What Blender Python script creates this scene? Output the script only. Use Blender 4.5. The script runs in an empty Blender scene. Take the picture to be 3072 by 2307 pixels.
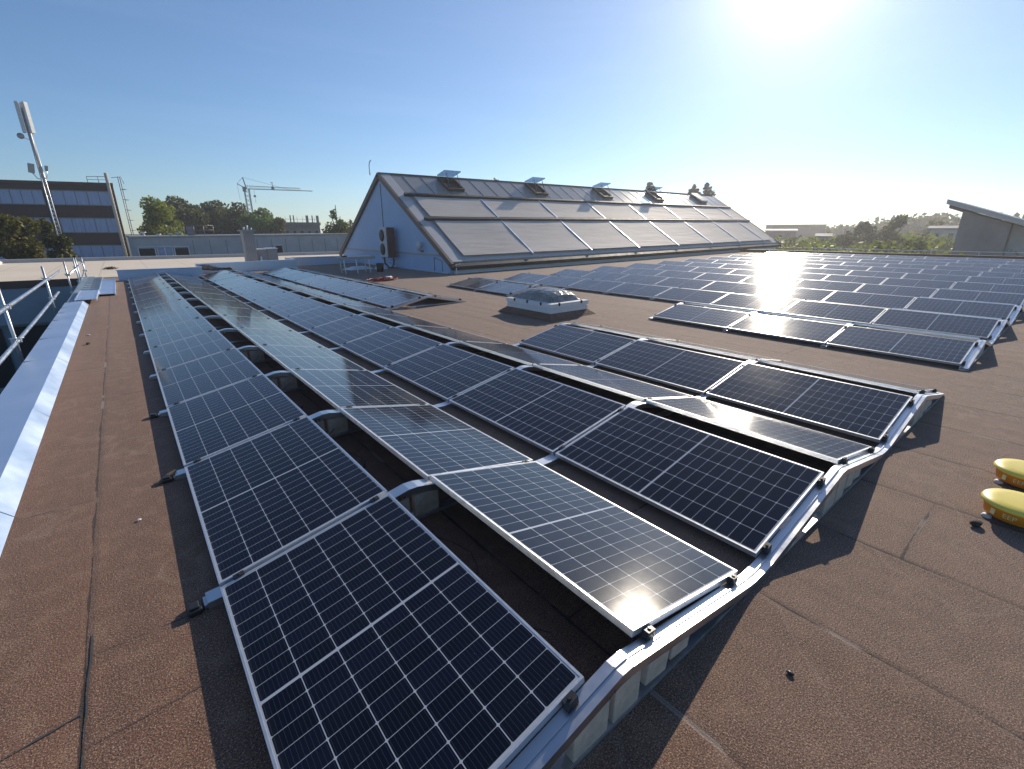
import bpy, bmesh, math, random
import numpy as np
from mathutils import Vector, Matrix
R = math.radians
random.seed(7)
scene = bpy.context.scene
COL = scene.collection

# ------------------------------------------------------------------ camera
CAM = np.array([-0.0645, -0.8582, 1.9381])
YAW, PITCH, ROLL, FOC = -0.6868, -0.3175, 0.0009, 1383.145     # focal length for a 3072 px wide picture
def _axes():
    f = np.array([-math.sin(YAW)*math.cos(PITCH), math.cos(YAW)*math.cos(PITCH), math.sin(PITCH)])
    r = np.cross(f, [0, 0, 1]); r /= np.linalg.norm(r); u = np.cross(r, f)
    return r*math.cos(ROLL)+u*math.sin(ROLL), -r*math.sin(ROLL)+u*math.cos(ROLL), f
AX = _axes()
cam_d = bpy.data.cameras.new('camera'); cam = bpy.data.objects.new('camera', cam_d); COL.objects.link(cam)
cam_d.sensor_width = 36; cam_d.lens = FOC/3072*36; cam_d.clip_end = 6000; cam_d.clip_start = 0.02
M = Matrix.Identity(4)
for i in range(3):
    M[i][0] = AX[0][i]; M[i][1] = AX[1][i]; M[i][2] = -AX[2][i]; M[i][3] = CAM[i]
cam.matrix_world = M
scene.camera = cam
def at(x, y, D):
    """world point seen at photo pixel (x, y), D metres away on plan"""
    d = AX[2]+AX[0]*(x-1536)/FOC-AX[1]*(y-1153.5)/FOC
    return CAM+d*D/math.hypot(d[0], d[1])

# ------------------------------------------------------------------ sky, sun, exposure
SUN_EL, SUN_AZ = R(23.5), R(66.3)          # azimuth clockwise from +Y
world = bpy.data.worlds.new('World'); scene.world = world; world.use_nodes = True
wn = world.node_tree; wn.nodes.clear()
sky = wn.nodes.new('ShaderNodeTexSky'); sky.sky_type = 'NISHITA'; sky.sun_disc = False
sky.sun_elevation = SUN_EL; sky.sun_rotation = SUN_AZ
sky.air_density = 1.0; sky.dust_density = 0.1; sky.ozone_density = 4.2; sky.altitude = 60
bg = wn.nodes.new('ShaderNodeBackground'); bg.inputs[1].default_value = 0.104
wo = wn.nodes.new('ShaderNodeOutputWorld')
tc = wn.nodes.new('ShaderNodeTexCoord')
def wmath(op, a, b=None):
    x = wn.nodes.new('ShaderNodeMath'); x.operation = op
    for i, v in enumerate((a, b)):
        if v is None: continue
        if isinstance(v, (int, float)): x.inputs[i].default_value = v
        else: wn.links.new(v, x.inputs[i])
    return x.outputs[0]
dt = wn.nodes.new('ShaderNodeVectorMath'); dt.operation = 'DOT_PRODUCT'; wn.links.new(tc.outputs['Generated'], dt.inputs[0])
dt.inputs[1].default_value = (math.sin(SUN_AZ)*math.cos(SUN_EL), math.cos(SUN_AZ)*math.cos(SUN_EL), math.sin(SUN_EL))
ang = wmath('ARCCOSINE', wmath('MINIMUM', dt.outputs['Value'], .99999))
aur = wmath('ADD', wmath('MULTIPLY', wmath('EXPONENT', wmath('MULTIPLY', ang, -1/R(3.6))), 18.), wmath('MULTIPLY', wmath('EXPONENT', wmath('MULTIPLY', ang, -1/R(24))), 1.9))
mp = wn.nodes.new('ShaderNodeMapping'); mp.inputs['Scale'].default_value = (1.2, 2.2, 16); mp.inputs['Rotation'].default_value = (.05, .06, .5); wn.links.new(tc.outputs['Generated'], mp.inputs[0])
ci = wn.nodes.new('ShaderNodeTexNoise'); ci.inputs['Scale'].default_value = 1.7; ci.inputs['Detail'].default_value = 7; ci.inputs['Roughness'].default_value = .6; wn.links.new(mp.outputs[0], ci.inputs[0])
cr = wn.nodes.new('ShaderNodeMapRange'); cr.inputs[1].default_value = .52; cr.inputs[2].default_value = .85; cr.inputs[4].default_value = .28; wn.links.new(ci.outputs[0], cr.inputs[0])
tot = wmath('ADD', aur, cr.outputs[0])
cm = wn.nodes.new('ShaderNodeCombineColor')
for i, k in enumerate((1.08, 1., .86)): wn.links.new(wmath('MULTIPLY', tot, k), cm.inputs[i])
ad = wn.nodes.new('ShaderNodeVectorMath'); ad.operation = 'ADD'; tint = wn.nodes.new('ShaderNodeVectorMath'); tint.operation = 'MULTIPLY'; tint.inputs[1].default_value = (.88, .985, 1.08); wn.links.new(sky.outputs[0], tint.inputs[0]); wn.links.new(tint.outputs[0], ad.inputs[0]); wn.links.new(cm.outputs[0], ad.inputs[1])
wn.links.new(ad.outputs[0], bg.inputs[0]); wn.links.new(bg.outputs[0], wo.inputs[0])
sun_d = bpy.data.lights.new('sun', 'SUN'); sun_d.energy = 5.0; sun_d.angle = R(0.53); sun_d.color = (1.0, 0.88, 0.72)
sun = bpy.data.objects.new('sun', sun_d); COL.objects.link(sun)
sd = Vector((math.sin(SUN_AZ)*math.cos(SUN_EL), math.cos(SUN_AZ)*math.cos(SUN_EL), math.sin(SUN_EL)))
sun.rotation_euler = sd.to_track_quat('Z', 'Y').to_euler(); sun.location = (20, 10, 30)
scene.view_settings.view_transform = 'Standard'; scene.view_settings.look = 'None'
scene.view_settings.exposure = 0.06; scene.view_settings.gamma = 1.0

# ------------------------------------------------------------------ materials
class NT:
    def __init__(s, name):
        s.m = bpy.data.materials.new(name); s.m.use_nodes = True
        s.t = s.m.node_tree; s.b = s.t.nodes['Principled BSDF']; s.L = s.t.links
    def n(s, typ, **kw):
        x = s.t.nodes.new(typ)
        for k, v in kw.items():
            if k in x.inputs.keys(): x.inputs[k].default_value = v
            else: setattr(x, k, v)
        return x
    def math(s, op, a, b=None, c=None):
        x = s.t.nodes.new('ShaderNodeMath'); x.operation = op
        for i, v in enumerate((a, b, c)):
            if v is None: continue
            if isinstance(v, (int, float)): x.inputs[i].default_value = v
            else: s.L.new(v, x.inputs[i])
        return x.outputs[0]
    def mix(s, fac, a, b):
        x = s.t.nodes.new('ShaderNodeMix'); x.data_type = 'RGBA'
        for i, v in ((0, fac), (6, a), (7, b)):
            if isinstance(v, (int, float)): x.inputs[i].default_value = v
            elif isinstance(v, tuple): x.inputs[i].default_value = (*v[:3], 1)
            else: s.L.new(v, x.inputs[i])
        return x.outputs[2]
    def noise(s, scale, detail=4, rough=.6, vec=None):
        x = s.n('ShaderNodeTexNoise'); x.inputs['Scale'].default_value = scale
        x.inputs['Detail'].default_value = detail; x.inputs['Roughness'].default_value = rough
        if vec is not None: s.L.new(vec, x.inputs['Vector'])
        return x.outputs[0]
    def ramp(s, fac, a, b, lo=0., hi=1.):
        x = s.n('ShaderNodeMapRange'); x.inputs[1].default_value = a; x.inputs[2].default_value = b
        x.inputs[3].default_value = lo; x.inputs[4].default_value = hi; s.L.new(fac, x.inputs[0]); return x.outputs[0]
    def obj(s):
        if not hasattr(s, '_o'): s._o = s.n('ShaderNodeTexCoord').outputs['Object']
        return s._o
    def xyz(s):
        x = s.n('ShaderNodeSeparateXYZ'); s.L.new(s.obj(), x.inputs[0]); return x.outputs
    def scaled(s, v):
        x = s.n('ShaderNodeMapping'); x.inputs['Scale'].default_value = v; s.L.new(s.obj(), x.inputs[0]); return x.outputs[0]
    def bump(s, h, strength=.3, dist=.01):
        x = s.n('ShaderNodeBump'); x.inputs['Strength'].default_value = strength; x.inputs['Distance'].default_value = dist
        s.L.new(h, x.inputs['Height']); s.L.new(x.outputs[0], s.b.inputs['Normal'])
    def set(s, **kw):
        for k, v in kw.items():
            k = k.replace('_', ' ')
            i = s.b.inputs[k]
            if isinstance(v, tuple): i.default_value = (*v, 1) if len(v) == 3 else v
            elif isinstance(v, (int, float)): i.default_value = v
            else: s.L.new(v, i)
        return s.m

def simple(name, col, rough=.6, metal=0., var=.15, scale=6., bump=0., spec=.5):
    t = NT(name)
    nz = t.noise(scale, 5, .65, t.obj())
    c = t.mix(t.ramp(nz, .3, .7), tuple(max(0, x*(1-var)) for x in col), tuple(x*(1+var) for x in col))
    if bump: t.bump(t.noise(scale*8, 3, .6, t.obj()), bump, .01)
    r = t.ramp(nz, .3, .7, max(.02, rough-.08), min(1, rough+.08))
    return t.set(Base_Color=c, Roughness=r, Metallic=metal, Specular_IOR_Level=spec)

MAT = {}
def felt():
    t = NT('bitumen_felt'); o = t.obj(); X, Y, Z = t.xyz()
    fine = t.noise(150, 2, .7, o); grit = t.noise(88, 3, .75, o); mid = t.noise(7, 6, .7, o); big = t.noise(.45, 5, .6, o)
    streak = t.noise(1.0, 4, .6, t.scaled((2.6, .12, 1)))
    base = t.mix(t.ramp(big, .3, .7), (.178, .077, .043), (.215, .115, .075))
    base = t.mix(t.ramp(X, .2, 2.6, 0, .8), base, (.205, .140, .106))          # greyer towards the right: flare haze and backlit glare put into the colour
    strip = t.math('FLOOR', t.math('ADD', t.math('MULTIPLY', X, 1/.98), .585))
    wn_ = t.n('ShaderNodeTexWhiteNoise'); wn_.noise_dimensions = '1D'; t.L.new(strip, wn_.inputs['W'])
    base = t.mix(t.math('MULTIPLY', wn_.outputs[0], .3), base, (.135, .088, .066))
    base = t.mix(t.ramp(streak, .42, .70, 0, .6), base, (.088, .050, .034))
    base = t.mix(t.ramp(mid, .50, .75, 0, .65), base, (.31, .19, .125))
    base = t.mix(t.ramp(mid, .45, .25, 0, .5), base, (.09, .055, .04))
    ring = t.math('ABSOLUTE', t.math('SUBTRACT', t.noise(.8, 3, .5, o), .56))   # dried puddle rims
    base = t.mix(t.ramp(ring, .0, .012, .35, 0), base, (.30, .22, .17))
    base = t.mix(t.ramp(grit, .56, .70, 0, .75), base, (.40, .27, .19))
    base = t.mix(t.ramp(grit, .46, .32, 0, .85), base, (.05, .028, .02))
    base = t.mix(t.ramp(fine, .56, .64, 0, .8), base, (.52, .36, .25))
    base = t.mix(t.ramp(fine, .44, .34, 0, .9), base, (.035, .02, .015))
    wob = t.math('MULTIPLY', t.math('SUBTRACT', t.noise(1.3, 4, .6, o), .5), .035)
    sx = t.math('ADD', t.math('MULTIPLY', t.math('ADD', X, wob), 1/.98), .585)
    dx = t.math('MULTIPLY', t.math('SUBTRACT', .5, t.math('ABSOLUTE', t.math('SUBTRACT', t.math('FRACT', sx), .5))), .98)
    yy = t.math('ADD', t.math('MULTIPLY', t.math('ADD', Y, wob), 1/4.75), t.math('MULTIPLY', wn_.outputs[0], .9))
    dy = t.math('MULTIPLY', t.math('SUBTRACT', .5, t.math('ABSOLUTE', t.math('SUBTRACT', t.math('FRACT', t.math('ADD', yy, .11)), .5))), 4.75)
    dm = t.math('MINIMUM', dx, dy)
    brk = t.noise(2.6, 6, .75, o)
    wid = t.ramp(brk, .40, .78, .0, .018)
    seam = t.math('LESS_THAN', dm, wid)
    base = t.mix(t.ramp(dm, .0, .05, .22, 0), base, (.07, .05, .042))
    base = t.mix(t.math('MULTIPLY', seam, .8), base, (.03, .025, .023))
    pale = t.math('MULTIPLY', t.math('LESS_THAN', dm, .012), t.ramp(t.noise(1.1, 3, .6, o), .58, .62, 0, .5))
    base = t.mix(pale, base, (.38, .32, .27))
    h = t.math('ADD', t.math('ADD', fine, t.math('MULTIPLY', grit, 1.4)), t.math('MULTIPLY', t.ramp(dx, 0, .03, 0, 1), 1.0))
    t.bump(h, .7, .004)
    return t.set(Base_Color=base, Roughness=.88, Specular_IOR_Level=.3, Sheen_Weight=.10, Sheen_Roughness=.4)
MAT['felt'] = felt()
def beige():
    t = NT('pale_roofing'); o = t.obj(); X, Y, Z = t.xyz()
    b = t.mix(t.ramp(t.noise(.25, 5, .6, o), .3, .7), (.68, .58, .45), (.78, .68, .54))
    b = t.mix(t.ramp(t.noise(1.2, 5, .7, t.scaled((.3, 1, 1))), .55, .8, 0, .6), b, (.55, .45, .34))
    d = t.math('ABSOLUTE', t.math('SUBTRACT', t.math('FRACT', t.math('MULTIPLY', X, .5)), .5))
    b = t.mix(t.math('MULTIPLY', t.math('LESS_THAN', d, .02), .35), b, (.45, .38, .3))
    return t.set(Base_Color=b, Roughness=.9)
MAT['beige'] = beige()
W_, L_, PITCH_Y, GAP = 1.038, 1.745, 1.775, .015
def cells():
    t = NT('solar_cells'); X, Y, Z = t.xyz()
    mx, my, mid = .018, .021, .0065
    cw = (W_-2*mx)/6; ch = (L_/2-my-mid)/10
    def edge(v, period):           # distance to the nearest multiple of the period
        f = t.math('FRACT', t.math('MULTIPLY', v, 1/period))
        return t.math('MULTIPLY', t.math('SUBTRACT', .5, t.math('ABSOLUTE', t.math('SUBTRACT', f, .5))), period)
    xs = t.math('SUBTRACT', X, mx)
    ya = t.math('SUBTRACT', t.math('ABSOLUTE', t.math('SUBTRACT', Y, L_/2)), mid)
    du = edge(xs, cw); dv = edge(ya, ch)
    line = t.math('MAXIMUM', t.math('LESS_THAN', du, .0019), t.math('LESS_THAN', dv, .0012))
    dia = t.math('LESS_THAN', t.math('ADD', du, dv), .0085)
    out = t.math('MAXIMUM', t.math('LESS_THAN', xs, 0), t.math('GREATER_THAN', xs, W_-2*mx))
    out = t.math('MAXIMUM', out, t.math('MAXIMUM', t.math('LESS_THAN', ya, 0), t.math('GREATER_THAN', ya, 10*ch)))
    line = t.math('MAXIMUM', line, t.math('MAXIMUM', dia, out))
    bus = t.math('LESS_THAN', edge(t.math('ADD', xs, cw/18), cw/9), .0006)
    oi = t.n('ShaderNodeObjectInfo')
    cid = t.n('ShaderNodeCombineXYZ')
    t.L.new(t.math('FLOOR', t.math('MULTIPLY', xs, 1/cw)), cid.inputs[0]); t.L.new(t.math('FLOOR', t.math('MULTIPLY', t.math('SUBTRACT', Y, L_/2), 1/ch)), cid.inputs[1])
    t.L.new(t.math('MULTIPLY', oi.outputs['Random'], 91.), cid.inputs[2])
    wn_ = t.n('ShaderNodeTexWhiteNoise'); wn_.noise_dimensions = '3D'; t.L.new(cid.outputs[0], wn_.inputs[0])
    c = t.mix(wn_.outputs[0], (.0018, .0026, .0085), (.0042, .0058, .017))
    c = t.mix(t.math('MULTIPLY', bus, .14), c, (.30, .33, .38))
    c = t.mix(line, c, (.46, .49, .53))
    # thin dust film with a few drip marks
    geo = t.n('ShaderNodeNewGeometry').outputs['Position']
    dust = t.noise(2.3, 6, .7, geo)
    spots = t.ramp(t.noise(31, 3, .6, geo), .71, .77, 0, .22)
    film = t.math('ADD', t.ramp(dust, .35, .8, .001, .011), spots)
    low = t.ramp(X, 0., .05, .03, 0)
    c = t.mix(t.math('ADD', film, low), c, (.42, .38, .33))
    r = t.ramp(dust, .3, .8, .08, .115)
    return t.set(Base_Color=c, Roughness=r, IOR=1.5, Specular_IOR_Level=.36, Sheen_Weight=.03, Sheen_Roughness=.25)
MAT['cells'] = cells()
MAT['back'] = simple('panel_backsheet', (.62, .62, .62), .6)
MAT['alu'] = simple('mill_aluminium', (.66, .67, .69), .34, 1., .03, 5)
MAT['frame'] = simple('anodised_frame', (.74, .75, .76), .38, .75, .05, 20)
MAT['galv'] = simple('galvanised_steel', (.62, .64, .66), .42, .9, .15, 9)
MAT['clamp'] = simple('dark_clamp', (.055, .055, .058), .45, .5)
MAT['concrete'] = simple('concrete_paver', (.52, .46, .37), .9, 0, .2, 22, .4)
MAT['sheetmetal'] = simple('grey_coping_metal', (.70, .80, .95), .36, .85, .05, 1.5)
MAT['whitepaint'] = simple('white_sheet', (.72, .73, .74), .45, 0, .06, 5)
MAT['bluewhite'] = simple('pale_render', (.50, .60, .74), .5, 0, .05, 1.5)
MAT['sidewall'] = simple('bounce_lit_blue_cladding', (.66, .78, .86), .45, 0, .05, 1.2)  # lightened colour stands for light bounced onto the wall by roof and panels
MAT['paleblue'] = simple('pale_blue_boarding', (.34, .48, .69), .5, 0, .06, 1.2)
MAT['teal'] = simple('grey_blue_facade', (.23, .30, .36), .6, 0, .15, .6)
MAT['fascia'] = simple('brown_fascia', (.085, .05, .04), .7)
MAT['dark'] = simple('dark_opening', (.012, .012, .014), .5, 0, .1)
MAT['asphalt'] = simple('asphalt', (.06, .065, .07), .9, 0, .3, .6)
MAT['land'] = simple('grass_land', (.06, .08, .035), .95, 0, .4, .05)
MAT['brick'] = simple('brown_brick', (.075, .045, .036), .85, 0, .25, 3)
MAT['greywall'] = simple('grey_cladding_wall', (.44, .46, .48), .75, 0, .12, .8)
MAT['grey2'] = simple('grey_fibre_cement', (.36, .34, .33), .8, 0, .12, 1.4)
MAT['concwall'] = simple('raw_concrete', (.22, .22, .22), .85, 0, .2, 1.)
MAT['bark'] = simple('bark', (.06, .045, .034), .9, 0, .3, 8)
MAT['red'] = simple('red_cable_sheath', (.26, .012, .01), .6)
MAT['black'] = simple('black_plastic', (.018, .018, .02), .45)
MAT['wood'] = simple('weathered_wood', (.22, .15, .09), .8)
MAT['yellow'] = simple('yellow_plastic', (.90, .72, .12), .34, 0, .02, 3)
MAT['orange'] = simple('orange_band', (.80, .30, .02), .5, 0, .08, 20)
MAT['yellowtext'] = simple('pale_yellow_print', (.95, .85, .35), .5)
MAT['rubber'] = simple('pale_rubber', (.55, .52, .5), .6)
MAT['brownmetal'] = simple('brown_verge_metal', (.16, .12, .10), .5, .3)
MAT['greymetal'] = simple('grey_roof_metal', (.36, .36, .36), .45, .4, .1, 3)
MAT['flash'] = simple('pale_flashing', (.50, .49, .48), .5, .0, .06, 3)
MAT['darkbox'] = simple('dark_frame_box_shade', (.07, .066, .065), .6, 0, .1, 3, 0, .2)  # dark tone carries the shade on gutter and blind boxes; vent frames are dark
MAT['antenna'] = simple('antenna_shell', (.55, .57, .57), .5)
MAT['steel'] = simple('dark_steel', (.22, .22, .23), .5, .5)
MAT['rust'] = simple('brown_pipe_lagging', (.11, .05, .042), .6)
def glass_strip():
    t = NT('window_strip'); X, Y, Z = t.xyz()
    c = t.mix(t.ramp(t.noise(1.3, 3, .5, t.scaled((3, 3, .6))), .3, .7), (.24, .32, .52), (.32, .41, .62))
    return t.set(Base_Color=c, Roughness=.25, Specular_IOR_Level=.6)
MAT['blind_glass'] = glass_strip()
def fabric():
    t = NT('blind_fabric'); o = t.obj()
    c = t.mix(t.ramp(t.noise(.7, 5, .6, t.scaled((.5, 1.4, 1))), .3, .7), (.52, .465, .42), (.62, .56, .50))
    c = t.mix(t.ramp(t.noise(2.5, 4, .7, t.scaled((.25, 3, 3))), .5, .8, 0, .5), c, (.45, .40, .355))
    t.bump(t.noise(2.0, 3, .5, t.scaled((.3, 2, 2))), .35, .05)
    return t.set(Base_Color=c, Roughness=.7, Specular_IOR_Level=.15)
MAT['fabric'] = fabric()
MAT['roofglass'] = NT('wired_roof_glass').set(Base_Color=(.33, .31, .28), Roughness=.16, Specular_IOR_Level=.6)
def smoked():
    t = NT('smoked_glass'); t.set(Base_Color=(.012, .015, .018), Roughness=.25, Specular_IOR_Level=.3)
    tr = t.n('ShaderNodeBsdfTransparent'); tr.inputs[0].default_value = (.62, .74, .88, 1)
    mx = t.n('ShaderNodeMixShader'); mx.inputs[0].default_value = .62
    t.L.new(t.b.outputs[0], mx.inputs[1]); t.L.new(tr.outputs[0], mx.inputs[2]); t.L.new(mx.outputs[0], t.t.nodes['Material Output'].inputs[0]); return t.m
MAT['smoked'] = smoked()
def dome_mat():
    t = NT('hazed_dome'); o = t.obj()
    dirt = t.noise(5, 6, .7, o)
    c = t.mix(t.ramp(dirt, .35, .7), (.42, .41, .385), (.17, .165, .15))
    t.bump(t.noise(7, 3, .5, o), .5, .06)
    return t.set(Base_Color=c, Roughness=.22, Transmission_Weight=.25, IOR=1.45)
MAT['dome'] = dome_mat()
def tarp_mat():
    t = NT('dark_tarpaulin'); t.bump(t.noise(6, 4, .6, t.obj()), .8, .05)
    return t.set(Base_Color=(.014, .015, .017), Roughness=.5)
MAT['tarp'] = tarp_mat()
def leaf(name, a, b, c3=None, sc=.5):
    t = NT(name); geo = t.n('ShaderNodeNewGeometry')
    nz = t.noise(sc, 3, .6, geo.outputs['Position']); n2 = t.noise(6., 2, .5, geo.outputs['Position'])
    c = t.mix(t.ramp(nz, .35, .65), a, b)
    if c3: c = t.mix(t.ramp(t.noise(sc*1.7, 3, .6, t.scaled((1, 1, 1.3))), .5, .66, 0, .85), c, c3)
    c = t.mix(t.ramp(n2, .35, .7, 0, .5), c, tuple(x*1.6 for x in b))
    t.set(Base_Color=c, Roughness=.55, Specular_IOR_Level=.3)
    tr = t.n('ShaderNodeBsdfTranslucent'); t.L.new(c, tr.inputs[0])
    mx = t.n('ShaderNodeMixShader'); mx.inputs[0].default_value = .35
    t.L.new(t.b.outputs[0], mx.inputs[1]); t.L.new(tr.outputs[0], mx.inputs[2])
    t.L.new(mx.outputs[0], t.t.nodes['Material Output'].inputs[0]); return t.m
MAT['leaf_green'] = leaf('green_leaves', (.13, .175, .022), (.25, .28, .035))
MAT['leaf_dark'] = leaf('dark_leaves', (.050, .068, .016), (.11, .125, .028), (.14, .11, .028))
MAT['leaf_autumn'] = leaf('autumn_leaves', (.06, .07, .015), (.14, .125, .022), (.16, .115, .016))
MAT['leaf_fir'] = leaf('conifer_needles', (.018, .032, .014), (.035, .055, .022))
MAT['leaf_fresh'] = leaf('fresh_leaves', (.08, .13, .022), (.15, .22, .038))

# ------------------------------------------------------------------ mesh building helpers
class MB:
    def __init__(s): s.v = []; s.f = []; s.smooth = []
    def add(s, vs, fs, sm=False):
        b = len(s.v); s.v += [tuple(v) for v in vs]; s.f += [tuple(i+b for i in f) for f in fs]; s.smooth += [sm]*len(fs); return s
    def hexa(s, p):                       # 8 points : 4 bottom ccw, 4 top ccw
        return s.add(p, [(3, 2, 1, 0), (4, 5, 6, 7), (0, 1, 5, 4), (1, 2, 6, 5), (2, 3, 7, 6), (3, 0, 4, 7)])
    def box(s, x0, x1, y0, y1, z0, z1):
        return s.hexa([(x0, y0, z0), (x1, y0, z0), (x1, y1, z0), (x0, y1, z0), (x0, y0, z1), (x1, y0, z1), (x1, y1, z1), (x0, y1, z1)])
    def bar(s, a, b, w, h=None, up=(0, 0, 1)):
        a = Vector(a); b = Vector(b); h = h or w; d = (b-a).normalized(); up = Vector(up)
        if abs(d.dot(up)) > .98: up = Vector((1, 0, 0))
        r = d.cross(up).normalized()*w/2; u = r.cross(d).normalized()*h/2
        return s.hexa([a-r-u, a+r-u, b+r-u, b-r-u, a-r+u, a+r+u, b+r+u, b-r+u])
    def tube(s, pts, r, seg=10, caps=True):
        pts = [Vector(p) for p in pts]; n = len(pts); rs = r if isinstance(r, (list, tuple)) else [r]*n
        vs = []; fs = []
        for i, p in enumerate(pts):
            d = (pts[min(i+1, n-1)]-pts[max(i-1, 0)]).normalized()
            up = Vector((0, 0, 1)) if abs(d.z) < .9 else Vector((1, 0, 0))
            e1 = d.cross(up).normalized(); e2 = e1.cross(d)
            for k in range(seg):
                a = 2*math.pi*k/seg; vs.append(p+(e1*math.cos(a)+e2*math.sin(a))*rs[i])
        for i in range(n-1):
            for k in range(seg):
                k2 = (k+1) % seg; fs.append((i*seg+k, i*seg+k2, (i+1)*seg+k2, (i+1)*seg+k))
        s.add(vs, fs, True)
        if caps:
            b = len(s.v)-len(vs)
            s.f += [tuple(b+k for k in range(seg))[::-1], tuple(b+(n-1)*seg+k for k in range(seg))]; s.smooth += [False, False]
        return s
    def lathe(s, prof, c=(0, 0, 0), seg=32, sm=True):
        vs = []; fs = []
        for r, z in prof:
            for k in range(seg):
                a = 2*math.pi*k/seg; vs.append((c[0]+r*math.cos(a), c[1]+r*math.sin(a), c[2]+z))
        for i in range(len(prof)-1):
            for k in range(seg):
                k2 = (k+1) % seg; fs.append((i*seg+k, i*seg+k2, (i+1)*seg+k2, (i+1)*seg+k))
        return s.add(vs, fs, sm)
    def prism(s, poly, axis, a, b):       # polygon in the two other axes, extruded along axis
        n = len(poly)
        def P(p, t):
            if axis == 'x': return (t, p[0], p[1])
            if axis == 'y': return (p[0], t, p[1])
            return (p[0], p[1], t)
        vs = [P(p, a) for p in poly]+[P(p, b) for p in poly]
        fs = [tuple(range(n))[::-1], tuple(range(n, 2*n))]+[(i, (i+1) % n, n+(i+1) % n, n+i) for i in range(n)]
        return s.add(vs, fs)
    def mesh(s, name, mat, mats=None, fm=None):
        me = bpy.data.meshes.new(name); me.from_pydata(s.v, [], s.f); me.materials.append(MAT[mat] if isinstance(mat, str) else mat)
        me.polygons.foreach_set('use_smooth', s.smooth)
        bm = bmesh.new(); bm.from_mesh(me); bmesh.ops.recalc_face_normals(bm, faces=bm.faces); bm.to_mesh(me); bm.free()
        return me
    def build(s, name, mat, parent=None, bevel=0):
        o = bpy.data.objects.new(name, s.mesh(name, mat)); COL.objects.link(o)
        if parent: o.parent = parent
        if bevel:
            md = o.modifiers.new('bevel', 'BEVEL'); md.width = bevel; md.segments = 2; md.limit_method = 'ANGLE'
        return o
def tag(o, label=None, cat=None, group=None, kind=None):
    for k, v in (('label', label), ('category', cat), ('group', group), ('kind', kind)):
        if v: o[k] = v
    return o
def thing(name, label, cat, loc=(0, 0, 0), rz=0, group=None):
    o = bpy.data.objects.new(name, None); COL.objects.link(o); o.empty_display_size = .1
    o.location = loc; o.rotation_euler = (0, 0, rz)
    return tag(o, label, cat, group)
def copy_tree(o, parent=None):
    c = o.copy(); COL.objects.link(c)
    if parent: c.parent = parent
    for ch in o.children: copy_tree(ch, c)
    return c
def rise(x): return .0133*max(0., x-7.)
def ordinal(n): return {1: 'first', 2: 'second', 3: 'third', 4: 'fourth', 5: 'fifth', 6: 'sixth', 7: 'seventh', 8: 'eighth', 9: 'ninth', 10: 'tenth', 11: 'eleventh', 12: 'twelfth', 13: 'thirteenth', 14: 'fourteenth'}[n]

# ------------------------------------------------------------------ ground and roof deck
g = MB(); g.add([(-3000, -3000, -4.6), (3000, -3000, -4.6), (3000, 3000, -4.6), (-3000, 3000, -4.6)], [(0, 1, 2, 3)])
tag(g.build('ground', 'land'), kind='structure')
g = MB(); g.add([(-60, -30, -4.596), (-1.6, -30, -4.596), (-1.6, 27.2, -4.596), (-60, 27.2, -4.596)], [(0, 1, 2, 3)])
tag(g.build('courtyard', 'asphalt'), kind='structure')
g = MB()
vs = []; xs = [-1.12, 2.75, 7.0, 7.6, 12, 41.0]; ytop = {-1.12: 27.3, 2.75: 27.3, 7.0: 27.6, 7.6: 29.8, 12: 29.8, 41.0: 29.8}
for x in xs: vs += [(x, -14, rise(x)), (x, ytop[x], rise(x))]
g.add(vs, [(2*i, 2*i+2, 2*i+3, 2*i+1) for i in range(len(xs)-1)])
tag(g.build('roof_deck', 'felt'), kind='structure')

# ------------------------------------------------------------------ solar panel prototype (origin at the top of the low frame edge)
TILT = .198
fw, fd = .011, .035
m = MB()
m.box(0, fw, 0, L_, -fd, 0).box(W_-fw, W_, 0, L_, -fd, 0).box(fw, W_-fw, 0, fw, -fd, 0).box(fw, W_-fw, L_-fw, L_, -fd, 0)
ME_FRAME = m.mesh('frame', 'frame')
m = MB(); m.box(fw, W_-fw, fw, L_-fw, -.007, -.0015); ME_GLASS = m.mesh('cell_sheet', 'cells')
XR_ = 9.22
def panel(kind, x, k, xref, label, group):
    z = .08+rise(xref)
    o = thing('solar_panel', label, 'solar panel', (x, k*PITCH_Y+GAP, z), 0, group)
    sl = .0133 if xref > 7 else 0
    jit = random.uniform(-.0022, .0022)-(.03 if (abs(x-XR_) < .01 and kind == 'A') else 0); jx = random.uniform(-.0015, .0015)
    if kind == 'A': o.rotation_euler = (jx, -(TILT+sl+jit), 0)
    elif abs(x-(2*WX+PEAK)) < .01 and k == 0: o.location.y = PITCH_Y-GAP; o.rotation_euler = (jx, -(TILT+.022), math.pi)
    else:
        o.location.y = (k+1)*PITCH_Y-GAP; o.rotation_euler = (jx, -(TILT-sl+jit), math.pi)
    for nm, me in (('frame', ME_FRAME), ('cell_sheet', ME_GLASS)):
        c = bpy.data.objects.new(nm, me); COL.objects.link(c); c.parent = o
    return o
WX, DZ = W_*math.cos(TILT), W_*math.sin(TILT)
PEAK, VALLEY = .308, .236
PAIR = 2*WX+PEAK+VALLEY
def pair_x(i, x0): return x0+i*PAIR
rowname = ['row beside the coping, tilted up to the right', 'second row from the coping, tilted down to the right',
           'third row from the coping, tilted up to the right', 'fourth row from the coping, tilted down to the right']
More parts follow.
